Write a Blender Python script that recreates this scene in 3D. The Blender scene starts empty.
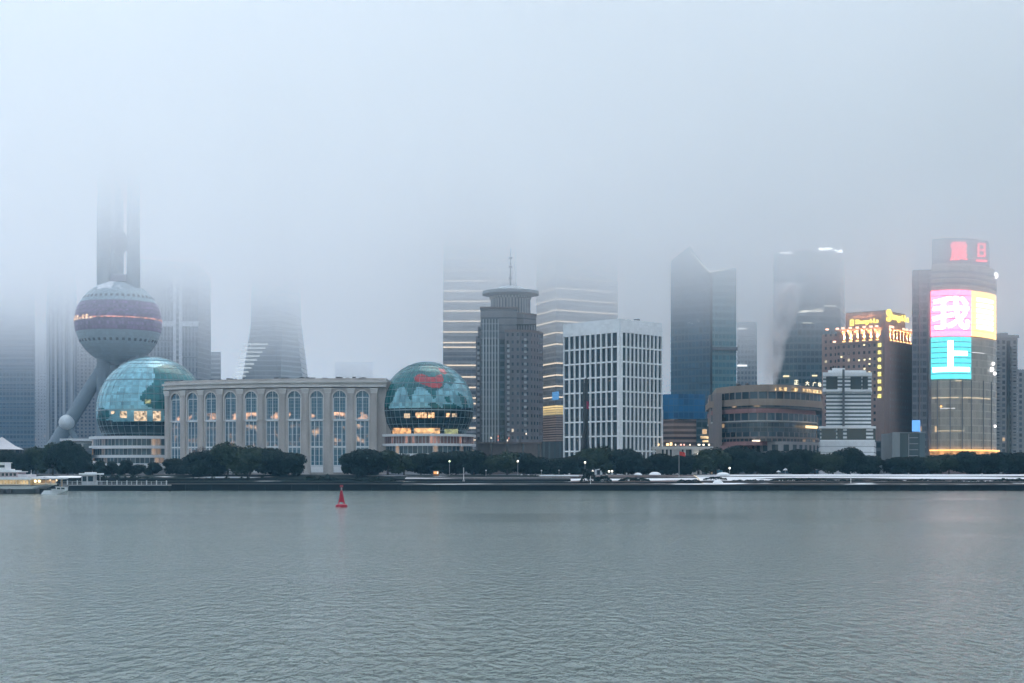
import bpy, bmesh, math, random
from mathutils import Vector, Matrix, noise as mnoise
S = bpy.context.scene
COL = S.collection
R = math.radians
rnd = random.Random(7)

# ---------------------------------------------------------------- camera
CAM_Z, HOR, F = 7.0, 470.0, 1422.0
cam_data = bpy.data.cameras.new('camera')
cam_data.lens = 50.0; cam_data.sensor_width = 36.0
cam_data.shift_y = (HOR - 341.5) / 1024.0
cam_data.clip_start = 0.5; cam_data.clip_end = 30000
cam = bpy.data.objects.new('camera', cam_data); COL.objects.link(cam)
cam.location = (0, 0, CAM_Z); cam.rotation_euler = (R(90), 0, 0)
S.camera = cam

# ---------------------------------------------------------------- sky, sun, exposure
SUN_EL, SUN_AZ = R(62), R(18)
world = bpy.data.worlds.new('World'); S.world = world; world.use_nodes = True
wn = world.node_tree
sky = wn.nodes.new('ShaderNodeTexSky'); sky.sky_type = 'NISHITA'; sky.sun_disc = False
sky.sun_elevation = SUN_EL; sky.sun_rotation = SUN_AZ; sky.dust_density = 2.0; sky.air_density = 1.0
tint = wn.nodes.new('ShaderNodeMix'); tint.data_type = 'RGBA'; tint.blend_type = 'MULTIPLY'; tint.inputs[0].default_value = 1
wn.links.new(sky.outputs[0], tint.inputs[6]); tint.inputs[7].default_value = (1.02, .962, .855, 1)
wn.links.new(tint.outputs[2], wn.nodes['Background'].inputs[0])
wn.nodes['Background'].inputs[1].default_value = 0.15
sun_data = bpy.data.lights.new('sun', 'SUN'); sun_data.energy = 0.55; sun_data.angle = R(40); sun_data.color = (1, .97, .94)
sun = bpy.data.objects.new('sun', sun_data); COL.objects.link(sun)
sun.rotation_euler = (R(90) - SUN_EL, 0, R(180) - SUN_AZ)
S.view_settings.view_transform = 'Standard'; S.view_settings.look = 'None'
S.view_settings.gamma = 1.0; S.view_settings.use_curve_mapping = False
EXPO = 1.79
S.view_settings.exposure = EXPO
EK = 2.0 ** -EXPO                      # an emission of EK shows as full white
S.cycles.volume_bounces = 5
S.cycles.max_bounces = 8
S.cycles.transparent_max_bounces = 16
S.cycles.use_denoising = True
S.cycles.sample_clamp_indirect = 4.0

# ---------------------------------------------------------------- helpers
def X(px, Y): return (px - 512.0) / F * Y
def Z(py, Y): return CAM_Z + (HOR - py) / F * Y
def PT(px, py, Y): return Vector((X(px, Y), Y, Z(py, Y)))

MATS = {}
def N(t, typ, **kw):
    n = t.nodes.new(typ)
    for k, v in kw.items(): setattr(n, k, v)
    return n
def mth(t, op, a, b=None, c=None):
    n = t.nodes.new('ShaderNodeMath'); n.operation = op
    for i, v in enumerate((a, b, c)):
        if v is None: continue
        if isinstance(v, (int, float)): n.inputs[i].default_value = v
        else: t.links.new(v, n.inputs[i])
    return n.outputs[0]
def mixc(t, f, a, b):
    n = t.nodes.new('ShaderNodeMix'); n.data_type = 'RGBA'
    for i, v in ((0, f), (6, a), (7, b)):
        if isinstance(v, (int, float)): n.inputs[i].default_value = v
        elif isinstance(v, tuple): n.inputs[i].default_value = (*v[:3], 1)
        else: t.links.new(v, n.inputs[i])
    return n.outputs[2]
def scalec(t, c, f):
    n = t.nodes.new('ShaderNodeVectorMath'); n.operation = 'SCALE'
    if isinstance(c, tuple): n.inputs[0].default_value = c[:3]
    else: t.links.new(c, n.inputs[0])
    if isinstance(f, (int, float)): n.inputs[3].default_value = f
    else: t.links.new(f, n.inputs[3])
    return n.outputs[0]
def new_mat(name):
    m = bpy.data.materials.new(name); m.use_nodes = True
    return m, m.node_tree, m.node_tree.nodes['Principled BSDF']
def pos_noise(t, scale, stretch=(1, 1, 1), detail=3):
    g = N(t, 'ShaderNodeTexCoord'); mp = N(t, 'ShaderNodeMapping'); mp.inputs['Scale'].default_value = stretch
    t.links.new(g.outputs['Object'], mp.inputs[0])
    n = N(t, 'ShaderNodeTexNoise'); n.inputs['Scale'].default_value = scale; n.inputs['Detail'].default_value = detail
    t.links.new(mp.outputs[0], n.inputs['Vector'])
    return n.outputs[0]

def paint(name, col, rough=.7, var=.25, scale=.15, stretch=(1, 1, .25), metal=0.0, spec=.4):
    """A plain weathered surface: one colour with soft stains that run down it."""
    if name in MATS: return MATS[name]
    m, t, p = new_mat(name)
    n = pos_noise(t, scale, stretch)
    f = mth(t, 'MULTIPLY_ADD', n, 2 * var, 1 - var)
    n2 = pos_noise(t, scale * 9, (1, 1, .6), 2)
    f = mth(t, 'MULTIPLY', f, mth(t, 'MULTIPLY_ADD', n2, var, 1 - var / 2))
    t.links.new(scalec(t, col, f), p.inputs['Base Color'])
    p.inputs['Roughness'].default_value = rough; p.inputs['Metallic'].default_value = metal
    p.inputs['Specular IOR Level'].default_value = spec
    MATS[name] = m; return m

def emit(name, col, strength, var=0.0, scale=1.0):
    if name in MATS: return MATS[name]
    m, t, p = new_mat(name)
    p.inputs['Base Color'].default_value = (.05, .05, .05, 1)
    p.inputs['Emission Color'].default_value = (*col, 1)
    if var:
        n = pos_noise(t, scale, (1, 1, 1), 2)
        k = mth(t, 'MAXIMUM', mth(t, 'MULTIPLY_ADD', n, 5 * var, .5 - 2.2 * var), 0.03)
        t.links.new(mth(t, 'MULTIPLY', k, strength * EK), p.inputs['Emission Strength'])
    else:
        p.inputs['Emission Strength'].default_value = strength * EK
    MATS[name] = m; return m

def facade(name, wall, glass, fh, mw, wf=(.1, .9), hf=(.25, .9), lit=0.0, litc=(1, .62, .3), ls=1.0, vary=.35,
           wrough=.75, grough=.22, band=None, metal=0.0, sub=None, voff=0.0):
    """Curtain wall by UV in metres: floors of fh, bays of mw, glass inside wf x hf of each cell, some of it lit.
    band=(z0, z1, noise scale, threshold, strength): a lit storey.  sub=(width, height, colour): fine glazing bars."""
    if name in MATS: return MATS[name]
    m, t, p = new_mat(name)
    uv = N(t, 'ShaderNodeUVMap'); sp = N(t, 'ShaderNodeSeparateXYZ'); t.links.new(uv.outputs[0], sp.inputs[0])
    u = mth(t, 'DIVIDE', sp.outputs[0], mw); v = mth(t, 'DIVIDE', mth(t, 'ADD', sp.outputs[1], voff), fh)
    fu, fv = mth(t, 'FRACT', u), mth(t, 'FRACT', v); iu, iv = mth(t, 'FLOOR', u), mth(t, 'FLOOR', v)
    def inside(x, a, b): return mth(t, 'MULTIPLY', mth(t, 'GREATER_THAN', x, a), mth(t, 'LESS_THAN', x, b))
    mask = mth(t, 'MULTIPLY', inside(fu, *wf), inside(fv, *hf))
    cb = N(t, 'ShaderNodeCombineXYZ'); t.links.new(iu, cb.inputs[0]); t.links.new(iv, cb.inputs[1])
    wnz = N(t, 'ShaderNodeTexWhiteNoise'); wnz.noise_dimensions = '3D'; t.links.new(cb.outputs[0], wnz.inputs[0])
    r = wnz.outputs[0]
    big = pos_noise(t, .03, (1, 1, .5))
    gc = scalec(t, glass, mth(t, 'ADD', mth(t, 'MULTIPLY_ADD', r, 2 * vary, 1 - vary), mth(t, 'MULTIPLY_ADD', big, .8, -.4)))
    if sub:
        su = mth(t, 'FRACT', mth(t, 'DIVIDE', sp.outputs[0], sub[0])); sv = mth(t, 'FRACT', mth(t, 'DIVIDE', sp.outputs[1], sub[1]))
        bar = mth(t, 'MAXIMUM', mth(t, 'LESS_THAN', su, .12), mth(t, 'LESS_THAN', sv, .10))
        gc = mixc(t, bar, gc, sub[2])
    wn_ = pos_noise(t, .12, (1, 1, .2))
    wn2 = pos_noise(t, .9, (1, 1, .5), 2)
    wc = scalec(t, wall, mth(t, 'MULTIPLY', mth(t, 'MULTIPLY_ADD', wn_, .5, .75), mth(t, 'MULTIPLY_ADD', wn2, .3, .85)))
    t.links.new(mixc(t, mask, wc, gc), p.inputs['Base Color'])
    t.links.new(mth(t, 'MULTIPLY_ADD', mask, grough - wrough, wrough), p.inputs['Roughness'])
    if metal: t.links.new(mth(t, 'MULTIPLY', mask, metal), p.inputs['Metallic'])
    e = None
    if lit > 0:
        e = mth(t, 'MULTIPLY', mth(t, 'GREATER_THAN', r, 1 - lit), ls * EK)
        w2 = N(t, 'ShaderNodeTexWhiteNoise'); t.links.new(scalec(t, cb.outputs[0], 1.37), w2.inputs[0])
        e = mth(t, 'MULTIPLY', e, mth(t, 'MULTIPLY_ADD', w2.outputs[0], .8, .2))
    if band:
        nz = N(t, 'ShaderNodeTexNoise'); nz.inputs['Scale'].default_value = band[2]; nz.inputs['Detail'].default_value = 2
        g = N(t, 'ShaderNodeTexCoord'); t.links.new(g.outputs['Object'], nz.inputs['Vector'])
        b = mth(t, 'MULTIPLY', inside(sp.outputs[1], band[0], band[1]),
                mth(t, 'MAXIMUM', mth(t, 'MULTIPLY', mth(t, 'SUBTRACT', nz.outputs[0], band[3]), band[4] * 6 * EK), 0.0))
        e = b if e is None else mth(t, 'ADD', e, b)
    if e is not None:
        t.links.new(mth(t, 'MULTIPLY', e, mask), p.inputs['Emission Strength'])
        p.inputs['Emission Color'].default_value = (*litc, 1)
    MATS[name] = m; return m

class MB:
    def __init__(s): s.v, s.f, s.uv, s.mi = [], [], [], []
    def face(s, pts, uvs=None, mi=0):
        b = len(s.v); s.v += [Vector(p) for p in pts]; s.f.append(tuple(range(b, b + len(pts))))
        s.uv.append(uvs or [(p[0] + p[1], p[2]) for p in pts]); s.mi.append(mi)
    def prism(s, poly, z0, z1, cap=True, u0=0.0, mi=0, closed=True, zt=None):
        """poly counter-clockwise from above; zt: top heights per corner"""
        n = len(poly); u = u0
        for i in range(n if closed else n - 1):
            a, b = poly[i], poly[(i + 1) % n]; L = math.hypot(b[0] - a[0], b[1] - a[1])
            ta = zt[i] if zt else z1; tb = zt[(i + 1) % n] if zt else z1
            s.face([(a[0], a[1], z0), (b[0], b[1], z0), (b[0], b[1], tb), (a[0], a[1], ta)],
                   [(u, z0), (u + L, z0), (u + L, tb), (u, ta)], mi)
            u += L
        if cap and closed:
            s.face([(p[0], p[1], zt[i] if zt else z1) for i, p in enumerate(poly)], [(.01, .01)] * n, mi)
            s.face([(p[0], p[1], z0) for p in reversed(poly)], [(.01, .01)] * n, mi)
        return s
    def box(s, x0, x1, y0, y1, z0, z1, mi=0):
        return s.prism([(x0, y0), (x1, y0), (x1, y1), (x0, y1)], z0, z1, mi=mi)
    def slab(s, o, u, n, a0, a1, d0, d1, z0, z1, mi=0):
        """box on a wall: along unit u from a0 to a1, out along n from d0 to d1"""
        q = [(a0, d1), (a1, d1), (a1, d0), (a0, d0)]
        poly = [(o[0] + u[0] * a + n[0] * d, o[1] + u[1] * a + n[1] * d) for a, d in q]
        return s.prism(poly, z0, z1, u0=a0, mi=mi)
    def tube(s, a, b, ra, rb=None, k=10, cap=True, mi=0):
        a, b = Vector(a), Vector(b); rb = ra if rb is None else rb
        d = (b - a).normalized(); q = d.to_track_quat('Z', 'Y')
        ring = [q @ Vector((math.cos(2 * math.pi * i / k), math.sin(2 * math.pi * i / k), 0)) for i in range(k)]
        for i in range(k):
            j = (i + 1) % k; L = (b - a).length
            s.face([a + ring[i] * ra, a + ring[j] * ra, b + ring[j] * rb, b + ring[i] * rb],
                   [(i * ra * 6.28 / k, 0), ((i + 1) * ra * 6.28 / k, 0), ((i + 1) * ra * 6.28 / k, L), (i * ra * 6.28 / k, L)], mi)
        if cap:
            s.face([b + ring[i] * rb for i in range(k)], None, mi); s.face([a + ring[i] * ra for i in reversed(range(k))], None, mi)
        return s
    def lathe(s, c, prof, k=32, mi=0):
        """prof: (radius, z) from bottom to top round the vertical through c"""
        for (r0, z0), (r1, z1) in zip(prof, prof[1:]):
            for i in range(k):
                a, b = 2 * math.pi * i / k, 2 * math.pi * (i + 1) / k
                pts = [(c[0] + r * math.cos(t), c[1] + r * math.sin(t), z) for r, t, z in ((r0, a, z0), (r0, b, z0), (r1, b, z1), (r1, a, z1))]
                ub, ua = max(r0, r1) * b, max(r0, r1) * a
                uvs = [(ua, z0), (ub, z0), (ub, z1), (ua, z1)]
                if r1 < 1e-4: pts, uvs = pts[:3], uvs[:3]
                elif r0 < 1e-4: pts, uvs = [pts[0]] + pts[2:], [uvs[0]] + uvs[2:]
                s.face(pts, uvs, mi)
        return s
    def ball(s, c, r, k=24, rows=12, la0=-90, la1=90, sq=1.0, mi=0):
        return s.lathe(c, [(r * math.cos(R(la0 + (la1 - la0) * i / rows)), c[2] + sq * r * math.sin(R(la0 + (la1 - la0) * i / rows))) for i in range(rows + 1)], k, mi)
    def build(s, name, mat, parent=None, smooth=False, merge=False):
        off = Vector((0, 0, 0)); q = parent
        while q is not None: off += q.location; q = q.parent
        me = bpy.data.meshes.new(name)
        me.from_pydata([p - off for p in s.v], [], s.f)
        uvl = me.uv_layers.new(name='UVMap'); flat = [c for fuv in s.uv for c in fuv]
        uvl.data.foreach_set('uv', [w for c in flat for w in c])
        for m in (mat if isinstance(mat, (list, tuple)) else [mat]): me.materials.append(m)
        me.polygons.foreach_set('material_index', s.mi)
        if smooth or merge:
            bm = bmesh.new(); bm.from_mesh(me); bmesh.ops.remove_doubles(bm, verts=bm.verts, dist=1e-3)
            if smooth:
                for f in bm.faces: f.smooth = True
                for e in bm.edges:
                    if len(e.link_faces) == 2 and e.calc_face_angle(0) > R(38): e.smooth = False
            bm.to_mesh(me); bm.free()
        o = bpy.data.objects.new(name, me); COL.objects.link(o)
        if parent: o.parent = parent
        return o

def tag(o, label=None, cat=None, group=None, kind=None):
    if label: o['label'] = label
    if cat: o['category'] = cat
    if group: o['group'] = group
    if kind: o['kind'] = kind
    return o
def thing(name, label, cat, loc=(0, 0, 0), group=None):
    o = bpy.data.objects.new(name, None); COL.objects.link(o); o.location = loc; o.empty_display_size = 2
    return tag(o, label, cat, group)
def copy_tree(o, parent=None):
    c = o.copy(); COL.objects.link(c)
    if parent: c.parent = parent
    for ch in [k for k in o.children]: copy_tree(ch, c)
    return c
def text_geo(s, size=1.0):
    """2-D triangles of a string in Blender's own font, its box moved to the origin; returns polygons, width, height"""
    cu = bpy.data.curves.new('lettering', 'FONT'); cu.body = s; cu.size = size; cu.resolution_u = 3
    ob = bpy.data.objects.new('lettering', cu); COL.objects.link(ob)
    bpy.context.view_layer.update()
    me = bpy.data.meshes.new_from_object(ob.evaluated_get(bpy.context.evaluated_depsgraph_get()))
    vs = [v.co.copy() for v in me.vertices]; fs = [tuple(p.vertices) for p in me.polygons]
    bpy.data.objects.remove(ob); bpy.data.curves.remove(cu); bpy.data.meshes.remove(me)
    if not vs: return [], 1, 1
    x0, x1 = min(v.x for v in vs), max(v.x for v in vs); y0, y1 = min(v.y for v in vs), max(v.y for v in vs)
    vs = [Vector((v.x - x0, v.y - y0)) for v in vs]
    return [[vs[i] for i in f] for f in fs], x1 - x0, y1 - y0
def strips(f, w):
    a0, a1 = min(p[0] for p in f), max(p[0] for p in f); out = []; k = math.floor(a0 / w)
    while k * w < a1:
        lo, hi = k * w, (k + 1) * w; q = f
        for lim, sg in ((lo, 1), (hi, -1)):
            r = []
            for i in range(len(q)):
                p, n = q[i - 1], q[i]; dp, dn = sg * (p[0] - lim), sg * (n[0] - lim)
                if (dp < 0) != (dn < 0): t = dp / (dp - dn); r.append((lim, p[1] + (n[1] - p[1]) * t))
                if dn >= 0: r.append(n)
            q = r
            if len(q) < 3: break
        if len(q) >= 3: out.append(q)
        k += 1
    return out
def letter(mb, s, at, w, h, depth=.25, bold=0.0, strip=0):
    """at(a, z, d) -> world point for a metres along, z up, d out; the string fills w x h from a=0,z=0"""
    polys, tw, th = text_geo(s)
    offs = [(0, 0)] if not bold else [(dx * bold, dz * bold) for dx in (-1, 0, 1) for dz in (-1, 0, 1)]
    for oi, (dx, dz) in enumerate(offs):
        d1 = depth + .012 * oi
        for pl in polys:
            f = [(p.x / tw * w + dx, p.y / th * h + dz) for p in pl]
            for g_ in (strips(f, strip) if strip else [f]): mb.face([at(a, z, d1) for a, z in g_])
        for pl in polys:
            f = [(p.x / tw * w + dx, p.y / th * h + dz) for p in pl]
            if oi in (0, 8):
                for i in range(len(f)):
                    a, b = f[i], f[(i + 1) % len(f)]
                    mb.face([at(a[0], a[1], .0), at(b[0], b[1], .0), at(b[0], b[1], d1 - .01), at(a[0], a[1], d1 - .01)])
def wall_at(o, u, n, z0): return lambda a, z, d: (o[0] + u[0] * a + n[0] * d, o[1] + u[1] * a + n[1] * d, z0 + z)
def unit(a, b):
    L = math.hypot(b[0] - a[0], b[1] - a[1]); return ((b[0] - a[0]) / L, (b[1] - a[1]) / L), L
def outn(u): return (u[1], -u[0])          # outward normal of a wall walked left to right as seen from the river

G = 5.2                                   # level of the ground behind the embankment

# ---------------------------------------------------------------- materials of the setting
def water_mat():
    m, t, p = new_mat('river_water')
    p.inputs['Base Color'].default_value = (.155, .20, .178, 1); p.inputs['Roughness'].default_value = .12
    p.inputs['IOR'].default_value = 1.33
    tc = N(t, 'ShaderNodeTexCoord')
    def layer(scale, st, detail, dist):
        mp = N(t, 'ShaderNodeMapping'); mp.inputs['Scale'].default_value = st; t.links.new(tc.outputs['Object'], mp.inputs[0])
        n = N(t, 'ShaderNodeTexNoise'); n.inputs['Scale'].default_value = scale; n.inputs['Detail'].default_value = detail
        n.inputs['Distortion'].default_value = dist; t.links.new(mp.outputs[0], n.inputs['Vector']); return n.outputs[0]
    a = layer(.8, (2.3, 1.0, 1), 3, .3); b = layer(.2, (1.4, 1, 1), 3, .5); c = layer(2.4, (1.6, .8, 1), 2, .2)
    h = mth(t, 'ADD', mth(t, 'MULTIPLY', a, 1.0), mth(t, 'MULTIPLY_ADD', b, .4, mth(t, 'MULTIPLY', c, .34)))
    # calm streaks
    s = layer(.012, (.35, 2.2, 1), 3, .8)
    k = mth(t, 'MAXIMUM', mth(t, 'MULTIPLY_ADD', s, 2.4, -.2), .35)
    bp = N(t, 'ShaderNodeBump'); bp.inputs['Distance'].default_value = .36
    t.links.new(h, bp.inputs['Height']); t.links.new(mth(t, 'MULTIPLY', k, .85), bp.inputs['Strength'])
    t.links.new(bp.outputs[0], p.inputs['Normal'])
    return m
def snowy(name, ground, amount, stretch, scale=.12):
    if name in MATS: return MATS[name]
    m, t, p = new_mat(name)
    n = pos_noise(t, scale, stretch, 4)
    rp = N(t, 'ShaderNodeMapRange'); rp.inputs[1].default_value = .62 - amount * .3; rp.inputs[2].default_value = .66 - amount * .3
    t.links.new(n, rp.inputs[0])
    n2 = pos_noise(t, .8, (1, 1, 1), 3)
    g = scalec(t, ground, mth(t, 'MULTIPLY_ADD', n2, .9, .55))
    t.links.new(mixc(t, rp.outputs[0], g, (.8, .82, .84)), p.inputs['Base Color']); p.inputs['Roughness'].default_value = .9; p.inputs['Specular IOR Level'].default_value = 0.0
    MATS[name] = m; return m
def foliage(name, dark, light):
    m, t, p = new_mat(name)
    n = pos_noise(t, .45, (1, 1, 1), 3); n2 = pos_noise(t, 4.0, (1, 1, 1), 1)
    rp = N(t, 'ShaderNodeMapRange'); rp.inputs[1].default_value = .35; rp.inputs[2].default_value = .7
    t.links.new(mth(t, 'MULTIPLY_ADD', n2, .4, mth(t, 'MULTIPLY', n, .75)), rp.inputs[0])
    t.links.new(mixc(t, rp.outputs[0], dark, light), p.inputs['Base Color']); p.inputs['Roughness'].default_value = .7; p.inputs['Specular IOR Level'].default_value = .12
    MATS[name] = m; return m
def volume(name, dens, col, aniso=0.0, height=None, step=None, power=2.0, noisy=None):
    m = bpy.data.materials.new(name); m.use_nodes = True; t = m.node_tree; t.nodes.remove(t.nodes['Principled BSDF'])
    v = N(t, 'ShaderNodeVolumePrincipled'); v.inputs['Color'].default_value = (*col, 1); v.inputs['Density'].default_value = dens
    v.inputs['Anisotropy'].default_value = aniso
    t.links.new(v.outputs[0], t.nodes['Material Output'].inputs['Volume'])
    if height:
        g = N(t, 'ShaderNodeNewGeometry'); sp = N(t, 'ShaderNodeSeparateXYZ'); t.links.new(g.outputs['Position'], sp.inputs[0])
        zz = sp.outputs[2]
        if noisy:
            nz = N(t, 'ShaderNodeTexNoise'); nz.inputs['Scale'].default_value = noisy[0]; nz.inputs['Detail'].default_value = 2
            t.links.new(g.outputs['Position'], nz.inputs['Vector'])
            zz = mth(t, 'ADD', zz, mth(t, 'MULTIPLY', mth(t, 'SUBTRACT', nz.outputs[0], .5), noisy[1]))
        tl = N(t, 'ShaderNodeMapRange'); t.links.new(sp.outputs[0], tl.inputs[0])
        for k_, w_ in zip((1, 2, 3, 4), (-230, 140, -4, 84)): tl.inputs[k_].default_value = w_
        fall = mth(t, 'MAXIMUM', mth(t, 'MULTIPLY_ADD', sp.outputs[2], -1.0 / (height[1] - height[0]), height[1] / (height[1] - height[0])), 0.0)
        ramp = N(t, 'ShaderNodeMapRange'); ramp.interpolation_type = 'SMOOTHSTEP'; t.links.new(sp.outputs[2], ramp.inputs[0])
        ramp.inputs[1].default_value = 45; ramp.inputs[2].default_value = 115
        zz = mth(t, 'ADD', zz, mth(t, 'MULTIPLY', tl.outputs[0], mth(t, 'MULTIPLY', fall, ramp.outputs[0])))
        mr = N(t, 'ShaderNodeMapRange'); mr.inputs[1].default_value = height[0]; mr.inputs[2].default_value = height[1]
        t.links.new(zz, mr.inputs[0])
        t.links.new(mth(t, 'MULTIPLY', mth(t, 'POWER', mr.outputs[0], power), dens), v.inputs['Density'])
    if step: m.cycles.volume_step_rate = step
    return m

STONE = paint('beige_stone', (.43, .40, .375), .8, .42, .28)
STONE_L = paint('pale_stone', (.58, .56, .53), .8, .2, .25)
WHITE = paint('white_paint', (.74, .75, .76), .6, .12, .2)
CONC = paint('grey_concrete', (.30, .31, .32), .85, .3, .2)
DARKST = paint('wet_dark_stone', (.016, .022, .026), .8, .4, .4, (.3, 1, 1.5), 0, .05)
DARKM = paint('dark_steel', (.05, .055, .06), .5, .2)
STEEL = paint('grey_steel', (.35, .37, .39), .45, .2, .3)
DKGLASS = paint('dark_glass', (.010, .030, .042), .12, .3, .1, (1, 1, 1), 0, .6)
BARK = paint('bark', (.06, .05, .04), .9, .3, 2.0)
SNOW = paint('snow', (.80, .82, .84), .9, .08, .4, (1, 1, 1), 0, 0.0)
BROWN = paint('brown_granite', (.20, .165, .15), .75, .25, .15)
RED = paint('red_paint', (.40, .012, .04), .4, .15, 1.5)
FOL = [foliage('leaves_dark', (.004, .014, .014), (.012, .028, .022)), foliage('leaves_mid', (.009, .024, .017), (.036, .055, .028))]
LAMPW = emit('lamp_glow_white', (1, .93, .8), 5.0)
WARM = emit('warm_light', (1, .60, .28), 1.6)

# ---------------------------------------------------------------- the setting
mb = MB(); mb.face([(-5000, -450, 0), (5000, -450, 0), (5000, 484, 0), (-5000, 484, 0)])
tag(mb.build('river_water', water_mat()), kind='structure')
mb = MB(); mb.face([(-5000, 513, G), (5000, 513, G), (5000, 8500, G), (-5000, 8500, G)])
tag(mb.build('ground', paint('damp_paving', (.12, .12, .125), .9, .3, .05, (1, 1, 1), 0, 0.0)), kind='structure')

def bank(x0, x1, prof, mats, name='riverbank'):
    mb = MB(); n = max(2, int((x1 - x0) / 6))
    for k, ((y0, z0), (y1, z1)) in enumerate(zip(prof, prof[1:])):
        for i in range(n):
            a, b = x0 + (x1 - x0) * i / n, x0 + (x1 - x0) * (i + 1) / n
            mb.face([(a, y0, z0), (b, y0, z0), (b, y1, z1), (a, y1, z1)], None, k)
    return tag(mb.build(name, mats), kind='structure')
XA, XB, XC = X(402, 484), X(572, 484), X(704, 484)
DKB = snowy('dark_planting', (.028, .036, .034), .05, (.25, 1, 1)); PAVE = snowy('wet_paving', (.085, .088, .09), .12, (.12, 1, 1)); SNOWY = snowy('snowy_strip', (.05, .05, .05), .38, (.045, .9, 1), .12)
PATCH = snowy('snow_patches', (.06, .058, .056), .30, (.05, .9, 1), .16); RUB = snowy('brown_rubble', (.11, .098, .09), .16, (.22, 1, 1), .2); TERRACE = snowy('brown_terrace', (.15, .125, .115), .22, (.14, 1, 1), .16)
bank(-1500, XA, [(483, 2.3), (490, 2.4), (490.1, 3.0), (497, 3.3), (497.1, 4.0), (505, 4.3), (513, G)], [PAVE, DARKST, DKB, DARKST, DKB, DKB])
bank(XA, XB, [(483, 2.1), (489, 2.5), (489.1, 2.9), (495, 3.1), (495.2, 3.7), (499, 4.2), (505, 4.6), (513, G)], [PAVE, DARKST, DKB, DARKST, SNOWY, PATCH, DKB])
bank(XB, XC, [(483, 2.1), (490, 2.5), (490.1, 2.9), (498, 3.6), (505, 4.5), (513, G)], [RUB, DARKST, TERRACE, PATCH, TERRACE])
bank(XC, 1500, [(483, 2.1), (489, 2.6), (489.1, 3.0), (494, 3.3), (498, 4.0), (504, 4.7), (513, G + .25)], [RUB, DARKST, RUB, PATCH, PATCH, SNOWY])

def quay(x0, x1, ztop, label):
    t = thing('quay_wall', label, 'river wall', ((x0 + x1) / 2, 482, 0), 'lengths of the river wall')
    m = MB(); n = int((x1 - x0) / 12) + 1
    for i in range(n):
        a, b = x0 + (x1 - x0) * i / n, x0 + (x1 - x0) * (i + 1) / n
        m.box(a, b - .015, 481.6, 483.05, -1.5, ztop)
    m.build('wall_face', DARKST, t)
    m = MB(); m.box(x0, x1, 481.3, 483.0, ztop, ztop + .3); m.build('coping', paint('wet_coping', (.075, .078, .08), .9, .35, .3, (.2, 1, 1), 0, 0.0), t)
    m = MB()
    x = x0 + 3
    while x < x1: m.box(x, x + .45, 481.1, 481.6, -.8, ztop - .2); x += 9
    m.build('fender_posts', DARKST, t)
quay(-1500, XA, 2.1, 'dark stone river wall below the arched stone building and wharf')
quay(XA, XB, 1.8, 'dark river wall under the thin snow ledge before the rotunda tower')
quay(XB, XC, 1.8, 'dark river wall below the brown terrace before the white grid building')
quay(XC, 1500, 1.8, 'dark river wall below the long snow strip before the screen tower')

# ---------------------------------------------------------------- air: haze and the low cloud that swallows the towers
mb = MB(); mb.box(-5300, 5300, -700, 8800, -2, 205)
tag(mb.build('haze', volume('haze_air', .00012, (.32, .68, 1.0), .2)), 'pale blue grey haze between the river and the city', 'haze', kind='stuff')
mb = MB(); mb.box(-3000, 3000, -250, 7000, 22, 196)
tag(mb.build('low_cloud', volume('cloud_air', .030, (.95, .985, 1.0), 0.2, (20, 196), .04, 3.5, (.010, 24))), 'low grey cloud hiding the tops of the towers', 'cloud', kind='stuff')

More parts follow.
